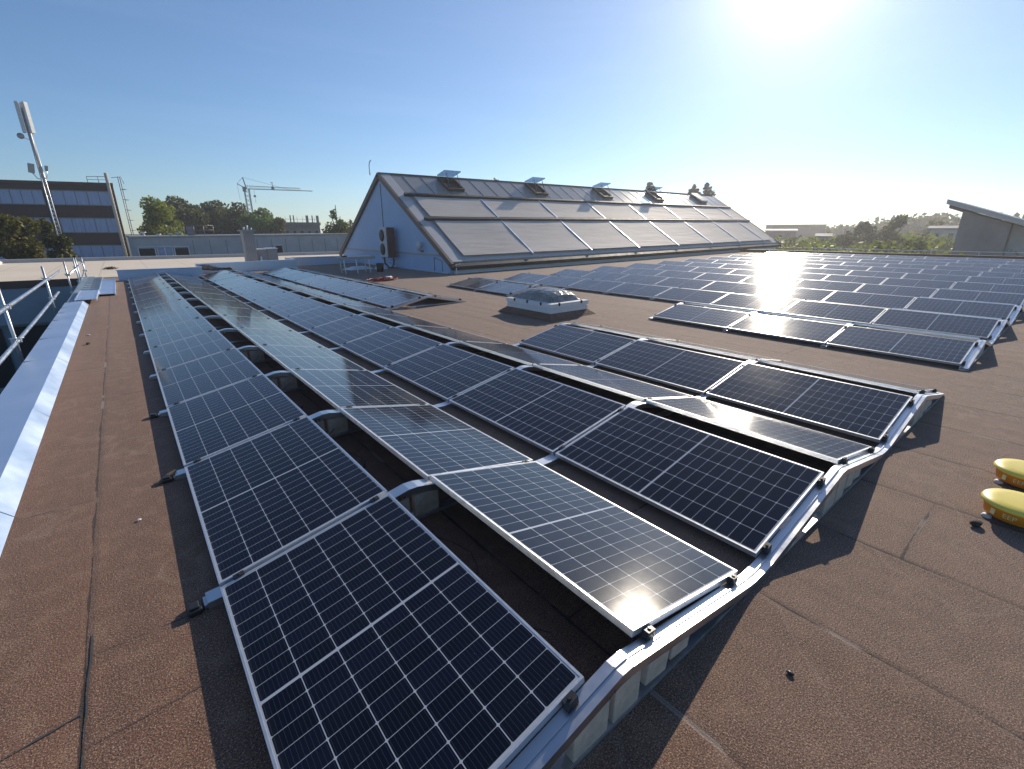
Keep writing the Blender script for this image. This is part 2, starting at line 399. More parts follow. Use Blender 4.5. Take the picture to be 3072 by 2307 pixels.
for r in range(4):
    i = r//2; xl = pair_x(i, 0)
    for k in range(14):
        where = 'nearest the camera' if k == 0 else ('at the far end' if k == 13 else ordinal(k+1)+' from the near end')
        lab = 'dark solar panel %s, %s' % (where, ['row beside the metal coping', 'second row from the metal coping', 'third row from the metal coping', 'fourth row from the metal coping'][r])
        if r % 2 == 0: panel('A', xl, k, 0, lab, 'solar panels in the four long rows')
        else: panel('B', xl+2*WX+PEAK, k, 0, lab, 'solar panels in the four long rows')
x5 = pair_x(2, 0)
for k in list(range(3))+list(range(6, 14)):
    near = k < 3
    for kind in 'AB':
        side = 'camera-facing' if kind == 'A' else 'away-sloping'
        where = ('%s from near end of three-panel row by the skylight' % ordinal(k+1)) if near else ('%s from near end of row before the gabled hall' % ordinal(k-5))
        lab = '%s solar panel, %s' % (side, where)
        panel(kind, x5 if kind == 'A' else x5+2*WX+PEAK, k, 0, lab, 'solar panels in the broken fifth pair of rows')
XR = 9.22
NP = 11
rb_rows = ['front row right of the skylight']+['%s row behind the skylight' % ordinal(i+1) for i in range(1, NP)]
for i in range(NP):
    xl = pair_x(i, XR)
    ks = [0, 1, 2, 6, 7] if i == 0 else range(8)
    for k in ks:
        if i == 0 and k >= 6: lab = 'blue reflecting solar panel, %s of a lone pair behind the skylight' % ('near right one' if k == 6 else 'far left one')
        elif k == 0: lab = 'solar panel at the right end by the bare roof, %s' % rb_rows[i]
        elif k == 7: lab = 'solar panel at the left end toward the gabled roof, %s' % rb_rows[i]
        else: lab = 'solar panel %s from the right end, %s' % (ordinal(k+1), rb_rows[i])
        panel('A', xl, k, xl+.001, lab, 'solar panels of the large right-hand array')
        if i == 0 or k == 0:
            panel('B', xl+2*WX+PEAK, k, xl+1.2, ('right-end solar panel sloping away, hidden behind the %s' % rb_rows[i]) if k == 0 else ('solar panel sloping away behind the front row, %s from the right end' % ordinal(k+1)), 'solar panels of the large right-hand array')

# ------------------------------------------------------------------ mounting rails
def profile_pts(x0, n, z0=0):            # polyline of the folded carrier under n pairs
    p = []
    s = DZ/WX
    top = .08-.037
    for i in range(n):
        x = pair_x(i, x0); zr = rise(x)
        p += [(x-.07, top-.006+zr), (x+.05, top+.004+zr), (x+WX+.13, top+(WX+.13)*s+zr), (x+WX+PEAK-.11, top+(WX+.12)*s+zr), (x+2*WX+PEAK-.03, top+.004+zr), (x+2*WX+PEAK+.05, top-.006+zr)]
    return p
def rail(yc, x0, n, label, group, halfw=.042, clamp_y=None, end=False):
    xe = pair_x(n-1, x0)+2*WX+PEAK+.09
    o = thing('mounting_rail', label, 'mounting rail', (x0, yc, rise(x0)), 0, group)
    z0 = rise(x0)
    b = MB()
    b.hexa([(-.085, -.04, .002), (xe-x0, -.04, rise(xe)-z0+.002), (xe-x0, .04, rise(xe)-z0+.002), (-.085, .04, .002),
            (-.085, -.04, .022), (xe-x0, -.04, rise(xe)-z0+.022), (xe-x0, .04, rise(xe)-z0+.022), (-.085, .04, .022)])
    b.build('base_rail', 'galv', o)
    pts = profile_pts(x0, n)
    b = MB()
    for (xa, za), (xb, zb) in zip(pts[:-1], pts[1:]):
        xa -= x0; xb -= x0; za -= z0; zb -= z0
        b.hexa([(xa, -halfw, za-.003), (xb, -halfw, zb-.003), (xb, halfw, zb-.003), (xa, halfw, za-.003),
                (xa, -halfw, za), (xb, -halfw, zb), (xb, halfw, zb), (xa, halfw, za)])
        for s in (-1, 1):
            ya, yb = sorted((s*halfw, s*(halfw-.003)))
            b.hexa([(xa, ya, za-.05), (xb, ya, zb-.05), (xb, yb, zb-.05), (xa, yb, za-.05), (xa, ya, za-.0035), (xb, ya, zb-.0035), (xb, yb, zb-.0035), (xa, yb, za-.0035)])
        if end:          # raised lip along the panel side of an end rail
            b.hexa([(xa, -.004, za+.0002), (xb, -.004, zb+.0002), (xb, .004, zb+.0002), (xa, .004, za+.0002), (xa, -.004, za+.007), (xb, -.004, zb+.007), (xb, .004, zb+.007), (xa, .004, za+.007)])
    b.build('panel_carrier', 'alu', o)
    cy = clamp_y if clamp_y is not None else 0
    for i in range(n):
        x = pair_x(i, x0)-x0; zr = rise(pair_x(i, x0))-z0
        for kind in 'AB':
            for u in (.10, W_-.10):
                cx = x+u*math.cos(TILT) if kind == 'A' else x+2*WX+PEAK-u*math.cos(TILT)
                cz = .08+u*math.sin(TILT)+zr
                c = MB(); c.box(-.028, .028, -.017, .017, -.036, .006)
                c.lathe([(.0, .013), (.009, .013), (.009, .006)], seg=8, sm=False)
                cl = c.build('clamp', 'clamp', o)
                cl.location = (cx, cy, cz); cl.rotation_euler = (0, -TILT if kind == 'A' else TILT, 0)
    return o
def ends_3(k): return k <= 3 or k >= 6
for k in range(15):
    n = 3 if ends_3(k) else 2
    if k == 0: rail(-.032, 0, n, 'shiny folded aluminium end rail zigzagging along the near panel ends', 'mounting rails of the left array', .043, .028, True)
    else:
        lab = 'aluminium cross rail below the %s joint of the long rows' % (ordinal(k)+' panel') if k < 14 else 'aluminium end rail under the far panel ends beside the blue-white parapet'
        rail(k*PITCH_Y, 0, n, lab, 'mounting rails of the left array', .05)
for k in range(9):
    y = k*PITCH_Y if k else -.032
    lab = 'bright aluminium end rail along the right ends of the large array' if k == 0 else 'aluminium cross rail at the %s panel joint from the right end of the large array' % ordinal(k)
    i0 = 0 if (k <= 3 or k >= 6) else 1
    rail(y, pair_x(i0, XR), NP-i0, lab, 'mounting rails of the large right-hand array', .05, .028 if k == 0 else None, k == 0)
# rubber feet under the low edge of the left row
for k in range(1, 4):
    m = MB(); m.box(-.035, .03, -.045, .045, 0, .03).box(-.03, .02, -.03, .03, .03, .042)
    o = m.build('rail_foot', 'black', None, .006); o.location = (-.125, k*PITCH_Y-.02, 0)
    tag(o, 'black rubber pad at the left row, %s panel joint from the near end' % ordinal(k), 'rail foot', 'rubber pads on the rail stubs')
# module cables sagging in the gap behind the first row
for k in range(4):
    m = MB(); y0 = k*PITCH_Y+.12; pts = [(1.04+.10*math.sin(i*.9+k)+.01*i, y0+i*.11, .17-.11*math.sin(math.pi*i/13)**2) for i in range(14)]
    m.tube(pts, .004, 6); m.tube([(pts[7][0]-.02, pts[7][1]-.05, pts[7][2]), (pts[7][0]+.02, pts[7][1]+.05, pts[7][2]+.004)], .009, 8)
    tag(m.build('module_cable', 'black'), 'thin black cable with plug sagging in the gap after row one, %s panel' % ordinal(k+1), 'cable', 'module cables in the first gap')
# ballast pavers
def paver(x, y, w, h, z, label, rot=0, d=.05):
    m = MB(); m.box(-w/2, w/2, -d/2, d/2, 0, h)
    o = m.build('ballast_block', 'concrete', None, .006); o.location = (x, y, z); o.rotation_euler = (0, rot, 0)
    tag(o, label, 'ballast block', 'concrete ballast blocks under the panels')
for i in range(3):
    bx = pair_x(i, 0)
    nm = ['nearest peak of the near end rail', 'middle peak of the near end rail', 'far peak of the near end rail'][i]
    for j, (dx, w, h, z, q) in enumerate(((.985, .20, .165, .024, 'large upright block, lowest'), (1.205, .17, .185, .024, 'upright block, second'), (1.415, .16, .12, .05, 'tilted block, third'), (1.60, .15, .075, .06, 'low block, last'))):
        paver(bx+dx, -.045, w, h, z, 'concrete %s under the %s' % (q, nm), 0 if j < 2 else .12)
for k in (1, 2, 3, 4):
    for j, dx in enumerate((1.06, 1.29)):
        paver(dx, k*PITCH_Y, .19, .17, .024, 'shaded concrete block in the gap after row one, %s joint, %s' % (ordinal(k), ('left one', 'right one')[j]))
for j, (dx, w) in enumerate(((1.02, .2), (1.25, .2))):
    paver(XR+dx, -.045, w, .17, rise(XR)+.024, 'concrete block under the front right corner of the large array, %s' % ('left one', 'right one')[j])

# ------------------------------------------------------------------ left edge : coping, loose sheets, guard rail, courtyard walls
o = thing('parapet_coping', 'grey-blue sheet metal coping with dark joints along the left roof edge', 'coping')
ys = [-8, -3, .6, 3.6, 6.05, 8.9, 10.9, 12.1, 13.3, 14.6, 15.6, 16.9]
for a, b in zip(ys[:-1], ys[1:]):
    dz = random.uniform(-.004, .004); m = MB()
    m.prism([(-1.50, .10+dz), (-1.50, .02), (-1.485, .02), (-1.485, .088), (-1.135, .108), (-1.035, .003), (-1.02, .003), (-1.125, .122+dz)], 'y', a+.006, b-.006)
    m.build('coping_sheet', 'sheetmetal', o)
m = MB()
for y in ys[1:-1]: m.box(-1.492, -1.145, y-.012, y+.012, .06, .104)
m.build('joint', 'dark', o)
m = MB(); m.box(-1.48, -1.12, -8, 27.2, -4.59, .085); m.build('wall', 'teal', o)
def loose(name, label, x0, x1, y0, y1, z, mat, ribs=0, tilt=0):
    m = MB()
    if ribs:
        dy = (y1-y0)/ribs
        for i in range(ribs): m.hexa([(x0, y0+i*dy, z+.01), (x1, y0+i*dy, z+.01), (x1, y0+(i+.72)*dy, z+.01), (x0, y0+(i+.72)*dy, z+.01), (x0, y0+i*dy, z+.09), (x1, y0+i*dy, z+.09), (x1, y0+(i+.72)*dy, z+.05), (x0, y0+(i+.72)*dy, z+.05)])
        m.box(x0+.06, x0+.1, y0, y1, z-.02, z+.008); m.box(x1-.1, x1-.06, y0, y1, z-.02, z+.008)
    else:
        m.hexa([(x0, y0, z), (x1, y0, z), (x1, y1, z), (x0, y1, z), (x0, y0, z+.02), (x1, y0, z+.02), (x1, y1, z+.02), (x0, y1, z+.02)])
        m.box(x1+.002, x1+.03, y0, y1, z-.05, z+.03); m.box(x0-.03, x0-.002, y0, y1, z-.05, z+.03)
    return tag(m.build(name, mat), label, 'metal sheet')
loose('metal_sheet', 'loose pale metal sheet resting on the end of the coping', -1.27, -.86, 16.95, 19.7, .13, 'sheetmetal')
loose('stacked_sheets', 'stack of short pinkish metal trims laid crosswise by the far roof edge', -1.28, -.84, 20.0, 27.0, .02, 'galv', 9)
loose('metal_sheet', 'narrow blue-grey metal sheet with white edges lying on the brown roof', -.83, -.45, 19.0, 25.4, .055, 'sheetmetal')

def guardrail(label, posts, rails, name='scaffold_guardrail'):
    o = thing(name, label, 'guardrail', (posts[0][0], posts[0][1], -.6))
    ox, oy, oz = posts[0][0], posts[0][1], -.6
    def rel(p): return (p[0]-ox, p[1]-oy, p[2]-oz)
    for x, y, z0, z1 in posts:
        m = MB(); m.tube([rel((x, y, z0)), rel((x, y, z1))], .026, 10); m.build('post', 'galv', o)
    for pts in rails:
        m = MB(); n = len(pts)
        m.tube([rel(p) for p in pts], .031, 12); m.build('rail_tube', 'alu', o)
    for x, y, z0, z1 in posts:
        for pts in rails:
            a = Vector(pts[0]); b = Vector(pts[-1]); t = (y-a.y)/(b.y-a.y)
            if -.02 < t < 1.02:
                z = np.interp(y, [p[1] for p in pts], [p[2] for p in pts]); xx = np.interp(y, [p[1] for p in pts], [p[0] for p in pts])
                m = MB(); p = rel((x, y, z)); m.box(p[0]-.055, p[0]+.075, p[1]-.045, p[1]+.045, p[2]-.04, p[2]+.04); m.tube([(p[0]-.08, p[1]+.03, p[2]+.03), (p[0]+.11, p[1]+.03, p[2]+.03)], .012, 6)
                m.build('coupler', 'galv', o)
    return o
def sag(a, b, s, n=9):
    a = Vector(a); b = Vector(b)
    return [tuple(a.lerp(b, i/(n-1))-Vector((0, 0, s*math.sin(math.pi*i/(n-1))))) for i in range(n)]
guardrail('near scaffold tube guardrail with two pale rails left of the coping',
          [(-1.75, 4.4, -.6, 1.1), (-1.75, 10.6, -.7, 1.1), (-1.75, 17.0, -.75, 1.08)],
          [sag((-1.71, 2.5, .78), (-1.71, 21, .74), .02), sag((-1.71, 2.5, .2), (-1.71, 18.6, .24), .05)])
guardrail('far scaffold tube guardrail where the roof edge meets the beige roof',
          [(-1.70, 22.9, -.7, .95), (-1.57, 25.4, -.6, .97), (-1.54, 26.0, -.6, .95), (-1.39, 27.0, -.3, .92)],
          [[(-1.67, 22.9, .47), (-1.50, 25.7, .60), (-1.36, 27.1, .72)], [(-1.67, 22.6, -.2), (-1.52, 25.7, .05), (-1.38, 27.1, .38)]])

# ------------------------------------------------------------------ beige wing
o = thing('beige_roof_wing', 'low wing with sunlit beige flat roof and grey-blue facade beyond the courtyard', 'building', (0, 30, 0))
def shift(mb, dx, dy, dz=0): mb.v = [(x+dx, y+dy, z+dz) for x, y, z in mb.v]; return mb
m = MB(); m.box(-80, 2.75, 27.32, 44.2, -.2, .02); m.box(2.75, 7.0, 27.9, 44.2, -.2, .02); m.box(7.0, 12, 30.0, 44.2, -.2, .02); m.box(12, 60, 33.2, 44.2, -.2, .02)
shift(m, 0, -30).build('roof', 'beige', o)
m = MB(); m.box(-80, -1.11, 27.2, 27.318, -.27, .03); shift(m, 0, -30).build('fascia', 'fascia', o)
m = MB(); m.box(-80, -1.5, 27.24, 27.4, -1.75, -.28); m.box(-80, -1.5, 27.6, 27.7, -4.59, -1.75); shift(m, 0, -30).build('facade', 'teal', o)
for i in range(18):
    m = MB(); m.box(-40+i*2.1, -40+i*2.1+1.85, 27.52, 27.59, -4.4, -1.9); shift(m, 0, -30).build('window', 'dark', o)
m = MB(); m.hexa([(-80, 44.2, -.2), (60, 45.0, -.2), (60, 45.4, -.2), (-80, 44.6, -.2), (-80, 44.2, .24), (60, 45.0, .24), (60, 45.4, .24), (-80, 44.6, .24)])
shift(m, 0, -30).build('parapet', 'greywall', o)
m = MB(); m.prism([(-7.6, .02), (-6.0, .02), (-5.95, .14), (-6.3, .42), (-7.6, .42)], 'y', 42.0, 43.3)
tag(m.build('roof_box', 'whitepaint', None, .02), 'white sheet metal box on the far edge of the beige roof', 'roof box')
m = MB()
for i in range(40):
    a = random.uniform(0, 6.28); r = random.random()**.6*.24; q = random.random()*.14*(1-r/.26)
    cx, cy = -.62+r*math.cos(a)*1.2, 33.4+r*math.sin(a); s = .1
    m.add([(cx-s, cy-s*.6, .03+q), (cx+s, cy-s*.5, .03+q+.05), (cx+s*.8, cy+s, .05+q), (cx-s*.7, cy+s, .06+q)], [(0, 1, 2, 3)])
tag(m.build('leaf_pile', 'bark'), 'small dark pile of leaves on the beige roof', 'leaf pile')

# ------------------------------------------------------------------ parapets at the far end of the brown roof
m = MB(); m.box(-.3, 2.72, 24.95, 25.25, .0, .42); m.box(-.33, 2.74, 24.93, 25.28, .422, .45)
tag(m.build('parapet_wall', 'bluewhite'), 'long pale blue-white parapet behind the far ends of the long rows', 'parapet')
m = MB(); m.hexa([(2.76, 27.3, 0), (7.58, 27.62, 0), (7.58, 27.87, .0), (2.76, 27.85, .0), (2.76, 27.3, .46), (7.58, 27.62, .52), (7.58, 27.87, .52), (2.76, 27.85, .46)])
tag(m.build('parapet_wall', 'sheetmetal'), 'grey metal clad parapet below the tall grey vent shaft', 'parapet')
m = MB(); m.box(7.62, 12.05, 29.82, 29.99, .0, .5); m.box(7.58, 12.06, 29.78, 30.0, .502, .53)
tag(m.build('parapet_wall', 'bluewhite'), 'blue-white parapet between the grey parapet and the gable wall', 'parapet')
m = MB(); m.box(7.50, 7.60, 28.0, 29.75, 0, .55)
tag(m.build('parapet_stub', 'whitepaint'), 'short white upright stub where the grey and blue parapets meet', 'parapet')
o = thing('vent_shaft', 'tall grey board-clad vent shaft behind the grey parapet', 'vent shaft', (5.8, 30.2, 0))
m = MB(); m.box(-.27, .27, -.4, .4, .02, 2.02); m.build('shaft', 'grey2', o)
m = MB(); m.box(-.38, .34, -.48, .48, 2.022, 2.09); m.build('cap', 'greymetal', o)
for i, (x, y, h) in enumerate(((-.15, -.1, .16), (.06, .05, .26), (.2, -.2, .12))):
    m = MB(); m.lathe([(0, h), (.045, h), (.045, 0), (.0, 0)], (x, y, 2.091), 10); m.build('pipe', 'whitepaint', o)
m = MB()
for i in range(6): m.box(-.27+.09*i+.002, -.27+.09*i+.008, -.403, -.4003, .05, 2.0)
m.build('board_joint', 'fascia', o)
o = thing('vent_box', 'low grey double vent box standing right of the tall shaft', 'vent box', (6.65, 30.3, 0))
m = MB(); m.box(-.56, -.02, -.3, .4, .02, 1.0); m.box(.0, .56, -.3, .4, .02, 1.03); m.build('housing', 'grey2', o)
m = MB(); m.box(-.60, -.05, -.34, .44, 1.002, 1.05); m.box(-.02, .6, -.34, .44, 1.032, 1.085); m.build('lid', 'whitepaint', o)
m = MB(); m.lathe([(0, .62), (.05, .62), (.05, 0)], (-.42, -.6, .02), 10); m.build('pipe', 'whitepaint', o)
# crumpled dark tarpaulin over the far panel corner
m = MB(); nx, ny = 18, 12
vv = []
for j in range(ny):
    for i in range(nx):
        u, v = i/(nx-1), j/(ny-1)
        z = .30+.26*math.sin(math.pi*min(1, u*1.6))*(1-.6*u)*math.sin(math.pi*v)+.035*math.sin(9*u+4*v)+.03*math.sin(15*v-6*u)+random.uniform(-.015, .015)
        vv.append((2.55+1.45*u, 25.30+.9*v+.12*math.sin(5*u), z))
m.add(vv, [(j*nx+i, j*nx+i+1, (j+1)*nx+i+1, (j+1)*nx+i) for j in range(ny-1) for i in range(nx-1)], True)
t_ = m.build('tarpaulin', 'tarp'); md = t_.modifiers.new('solid', 'SOLIDIFY'); md.thickness = .03
tag(t_, 'crumpled dark tarpaulin heaped at the far end beside the blue-white parapet', 'tarpaulin')

# ------------------------------------------------------------------ gabled glass-roof building
GX0, GX1, GY0, GY1, GYR = 12.0, 48.0, 18.35, 32.6, 25.5
EZ, RZ = .66, 5.08
o = thing('gabled_roof_hall', 'long gabled rooflight hall with beige blinds and pale blue gable wall', 'building', (GX0, GY0, 0))
GS = .0135
def gz(x, z): return z+GS*(x-GX0)
def gp(x, y, z): return (x-GX0, y-GY0, gz(x, z))
def slope(x, s, off=0, back=False):      # s : 0 at the eave, 1 at the ridge; off : distance above the slope
    y0 = GY0 if not back else GY1
    y = y0+(GYR-y0)*s; z = EZ+(RZ-EZ)*s
    ny, nz = (-(RZ-EZ), (GYR-GY0)); l = math.hypot(ny, nz)
    if back: return gp(x, y-ny/l*off*1, z+nz/l*off)
    return gp(x, y+ny/l*off, z+nz/l*off)
for xa, xb in ((GX0, GX0+.2), (GX1-.2, GX1)):   # gable walls
    m = MB()
    poly = [(GY0+.15, rise(12)-.05), (GY1-.15, rise(12)-.05), (GY1-.15, EZ-.05), (GYR, RZ-.25), (GY0+.15, EZ-.05)]
    vs = [gp(xa, y, z) for y, z in poly]+[gp(xb, y, z) for y, z in poly]; n = 5
    m.add(vs, [tuple(range(n))[::-1], tuple(range(n, 2*n))]+[(i, (i+1) % n, n+(i+1) % n, n+i) for i in range(n)])
    m.build('gable_wall', 'paleblue', o)
m = MB()
for z0, z1, dy in ((rise(12)-.05, .22, -.06), (.222, .40, -.02), (.402, EZ-.02, .04)):
    m.hexa([gp(GX0+.21, GY0+.1+dy, z0), gp(GX1-.21, GY0+.1+dy, z0), gp(GX1-.21, GY0+.4, z0), gp(GX0+.21, GY0+.4, z0), gp(GX0+.21, GY0+.1+dy, z1), gp(GX1-.21, GY0+.1+dy, z1), gp(GX1-.21, GY0+.4, z1), gp(GX0+.21, GY0+.4, z1)])
m.build('side_wall', 'sidewall', o)
m = MB(); m.hexa([slope(GX0, 0, -.12), slope(GX1, 0, -.12), slope(GX1, 1, -.12), slope(GX0, 1, -.12), slope(GX0, 0, -.02), slope(GX1, 0, -.02), slope(GX1, 1, -.02), slope(GX0, 1, -.02)])
m.hexa([slope(GX0, 0, -.12, True), slope(GX1, 0, -.12, True), slope(GX1, 1, -.12, True), slope(GX0, 1, -.12, True), slope(GX0, 0, -.02, True), slope(GX1, 0, -.02, True), slope(GX1, 1, -.02, True), slope(GX0, 1, -.02, True)])
m.build('roof_slope', 'flash', o)
for back in (False, True):   # verges on both gables
    for x0, x1 in ((GX0-.16, GX0-.02), (GX1+.02, GX1+.12)):
        m = MB(); m.hexa([slope(x0, -.03, -.2, back), slope(x1, -.03, -.2, back), slope(x1, 1.0, -.2, back), slope(x0, 1.0, -.2, back), slope(x0, -.03, .04, back), slope(x1, -.03, .04, back), slope(x1, 1.0, .04, back), slope(x0, 1.0, .04, back)])
        m.build('verge', 'brownmetal', o)
m = MB(); m.hexa([slope(GX0, -.01, .0), slope(GX0+.55, -.01, .0), slope(GX0+.55, 1., .0), slope(GX0, 1., .0), slope(GX0, -.01, .03), slope(GX0+.55, -.01, .03), slope(GX0+.55, 1., .03), slope(GX0, 1., .03)])
m.build('verge_flashing', 'flash', o)
m = MB(); m.hexa([slope(GX0-.17, -.045, -.24), slope(GX1+.13, -.045, -.24), slope(GX1+.13, -.005, -.16), slope(GX0-.17, -.005, -.16), slope(GX0-.17, -.045, -.03), slope(GX1+.13, -.045, -.03), slope(GX1+.13, -.02, -.02), slope(GX0-.17, -.02, -.02)])
m.build('gutter', 'darkbox', o)
m = MB(); m.hexa([slope(GX0-.1, .99, .02), slope(GX1, .99, .02), slope(GX1, .99, .02, True), slope(GX0-.1, .99, .02, True), slope(GX0-.1, .995, .09), slope(GX1, .995, .09), slope(GX1, .995, .09, True), slope(GX0-.1, .995, .09, True)])
m.build('ridge_cap', 'brownmetal', o)
JX = [12.75, 17.24, 22.0, 26.7, 31.4, 36.15, 40.75, 45.3, 47.7]
for s0, s1 in ((.035, .405), (.455, .69)):
    for a, b in zip(JX[:-1], JX[1:]):
        m = MB(); n = 14; vs = []
        for j in range(n+1):
            s = s0+(s1-s0)*j/n
            off = .10-.02*math.sin(math.pi*j/n)+random.uniform(-.003, .003)
            for i in range(9):
                x = a+.07+(b-a-.14)*i/8
                vs.append(slope(x, s, off-.012*math.sin(math.pi*i/8)))
        m.add(vs, [(j*9+i, j*9+i+1, (j+1)*9+i+1, (j+1)*9+i) for j in range(n) for i in range(8)], True)
        m.build('blind', 'fabric', o)
def sbar(m, xa, sa, xb, sb, w, off0, off1):
    if xa == xb: m.hexa([slope(xa-w, sa, off0), slope(xa+w, sa, off0), slope(xa+w, sb, off0), slope(xa-w, sb, off0), slope(xa-w, sa, off1), slope(xa+w, sa, off1), slope(xa+w, sb, off1), slope(xa-w, sb, off1)])
    else: m.hexa([slope(xa, sa-w, off0), slope(xb, sb-w, off0), slope(xb, sb+w, off0), slope(xa, sa+w, off0), slope(xa, sa-w, off1), slope(xb, sb-w, off1), slope(xb, sb+w, off1), slope(xa, sa+w, off1)])
for s in (.425, .712):
    m = MB(); sbar(m, GX0+.35, s, GX1-.1, s, .009, .02, .17); m.build('blind_box', 'darkbox', o)
for s0, s1 in ((.02, .41), (.445, .70)):
    for x in JX[1:-1]:
        m = MB(); sbar(m, x, s0, x, s1, .035, .02, .115); m.build('guide_rail', 'sheetmetal', o)
m = MB(); m.hexa([slope(GX0+.56, .725, .0), slope(GX1-.02, .725, .0), slope(GX1-.02, .985, .0), slope(GX0+.56, .985, .0), slope(GX0+.56, .725, .02), slope(GX1-.02, .725, .02), slope(GX1-.02, .985, .02), slope(GX0+.56, .985, .02)])
m.build('glazing', 'roofglass', o)
x = 13.28
while x < GX1-.3:
    m = MB(); sbar(m, x, .725, x, .985, .018, .021, .045); x += 1.145
    m.build('glazing_bar', 'steel', o)
for i, x in enumerate((15.5, 22.4, 29.35, 36.3, 43.4)):     # opening roof vents
    v = MB()
    for xa, xb, sa, sb in ((x, x+.07, .80, .965), (x+1.07, x+1.14, .80, .965), (x+.07, x+1.07, .80, .812), (x+.07, x+1.07, .953, .965)):
        v.hexa([slope(xa, sa, .022), slope(xb, sa, .022), slope(xb, sb, .022), slope(xa, sb, .022), slope(xa, sa, .2), slope(xb, sa, .2), slope(xb, sb, .2), slope(xa, sb, .2)])
    vf = v.build('vent_frame', 'darkbox', o)
    v = MB(); v.hexa([slope(x+.07, .812, .022), slope(x+1.07, .812, .022), slope(x+1.07, .953, .022), slope(x+.07, .953, .022), slope(x+.07, .812, .03), slope(x+1.07, .812, .03), slope(x+1.07, .953, .03), slope(x+.07, .953, .03)])
    v.build('opening', 'dark', vf)
    v = MB()
    hinge = Vector(slope(x, .97, .2)); wv = 1.14
    if i < 4: d = Vector((0, -.85, .20)); up = Vector((0, .03, .06))
    else: d = Vector(slope(x, .80, .22))-hinge; up = Vector((0, -.04, .06))
    ex = Vector((wv, 0, GS*wv))
    v.hexa([hinge, hinge+ex, hinge+ex+d, hinge+d, hinge+up, hinge+ex+up, hinge+ex+d+up, hinge+d+up]); v.build('vent_flap', 'smoked', vf)
    if i < 4:
        v = MB(); q = Vector(slope(x+.2, .82, .2)); v.bar(q, hinge+ex*.18+d*.8, .03); v.build('stay', 'steel', vf); v = MB(); q = Vector(slope(x+.94, .82, .2)); v.bar(q, hinge+ex*.82+d*.8, .03); v.build('stay', 'steel', vf)
m = MB()
m.hexa([(-.05, .8, .86), (.0, .8, .86), (.0, 13.5, .86), (-.05, 13.5, .86), (-.05, .8, .95), (.0, .8, .95), (.0, 13.5, .95), (-.05, 13.5, .95)])
m.build('wall_band', 'greymetal', o)
m = MB(); m.box(-.03, -.002, GYR-GY0+.0, GYR-GY0+.05, .96, 4.55); m.build('wall_joint', 'steel', o)
m = MB(); m.tube([(-.02, .85, .14), (-.02, .85, .62), (-.02, 1.6, .78), (-.02, 1.6, .14)], .012, 6); m.build('wall_wire', 'black', o)
m = MB(); m.box(-.10, -.001, .3, 13.9, .07, .13); m.build('base_flashing', 'sheetmetal', o)
m = MB(); m.tube([(-.3, GYR-GY0+.6, RZ-.06), (-.3, GYR-GY0+.6, RZ+.45), (-.3, GYR-GY0+.5, RZ+.62), (-.3, GYR-GY0+.35, RZ+.66)], .03, 8); m.build('vent_pipe', 'galv', o)
# wall lamp
l = thing('wall_lamp', 'small lantern fixed to the gable wall right of the heat pump', 'wall lamp', (GX0, 21.05, 1.05))
m = MB(); m.box(-.16, -.002, -.06, .06, -.05, .05); m.build('bracket', 'steel', l)
m = MB(); m.lathe([(0, .03), (.07, .03), (.15, .26), (.15, .42), (0, .5)], (-.22, 0, .0), 12); m.build('lantern', 'antenna', l)
# heat pump
h = thing('heat_pump', 'tall two-fan outdoor heat pump hung on the gable wall', 'heat pump', (GX0-.45, 24.35, .62))
m = MB(); m.box(-.2, .2, -.47, .47, .02, 1.62); m.build('casing', 'antenna', h, .015)
for z in (.45, 1.18):
    m = MB(); m.lathe([(.0, .0), (.30, .0), (.32, .012), (.32, .02), (0, .02)], seg=28); m.v = [(-.2-vz, vx, vy) for vx, vy, vz in m.v]
    f = m.build('fan_grille', 'black', h); f.location = (-.001, .08, z)
m = MB(); m.box(-.19, .22, -.62, -.475, .02, 1.6); m.build('pipe_cover', 'rust', h)
m = MB(); m.tube([(.1, -.55, .02), (.1, -.55, -.35), (.05, -.3, -.52), (.3, -.2, -.56)], .04, 8); m.tube([(-.05, .3, .02), (-.05, .3, -.3), (.1, .1, -.56)], .05, 8); m.build('hose', 'black', h)
m = MB()
for y in (-.35, .35): m.bar((-.2, y, .0), (.44, y, .0), .04); m.bar((-.15, y, -.01), (.44, y, -.4), .03)
m.build('bracket', 'galv', h)
# trestle table and clutter
t = thing('trestle_table', 'grey work table with stacked boards and cloth in front of the gable wall', 'table', (8.9, 22.4, rise(8.9)))
m = MB(); m.box(-.92, .92, -.35, .35, .68, .80); m.build('table_top', 'greymetal', t)
for x, y in ((-.6, -.28), (-.6, .28), (.0, -.28), (.65, -.28), (.65, .28)):
    m = MB(); m.bar((x, y, 0), (x-.05, y*.9, .68), .045); m.build('leg', 'galv', t)
m = MB(); m.box(-.45, .75, -.3, .3, .801, .83); m.build('board', 'whitepaint', t)
m = MB(); m.box(-.62, -.42, -.2, .1, .801, .86); m.build('tool_case', 'black', t)
def sheetlump(name, label, cat, x, y, w, d, h, mat, rz=0):
    m = MB(); n = 8; vs = []
    for j in range(n):
        for i in range(n):
            u, v = i/(n-1), j/(n-1); e = min(u, 1-u, v, 1-v)*4
            vs.append(((u-.5)*w, (v-.5)*d, .01+h*min(1, e)*(.8+.3*random.random())))
    m.add(vs, [(j*n+i, j*n+i+1, (j+1)*n+i+1, (j+1)*n+i) for j in range(n-1) for i in range(n-1)], True)
    o = m.build(name, mat); o.location = (x, y, rise(x)); o.rotation_euler = (0, 0, rz); return tag(o, label, cat)
sheetlump('foil_sheet', 'pale plastic sheet lying under the work table by the gable', 'plastic sheet', 9.9, 24.6, 1.6, .9, .16, 'whitepaint', .3)
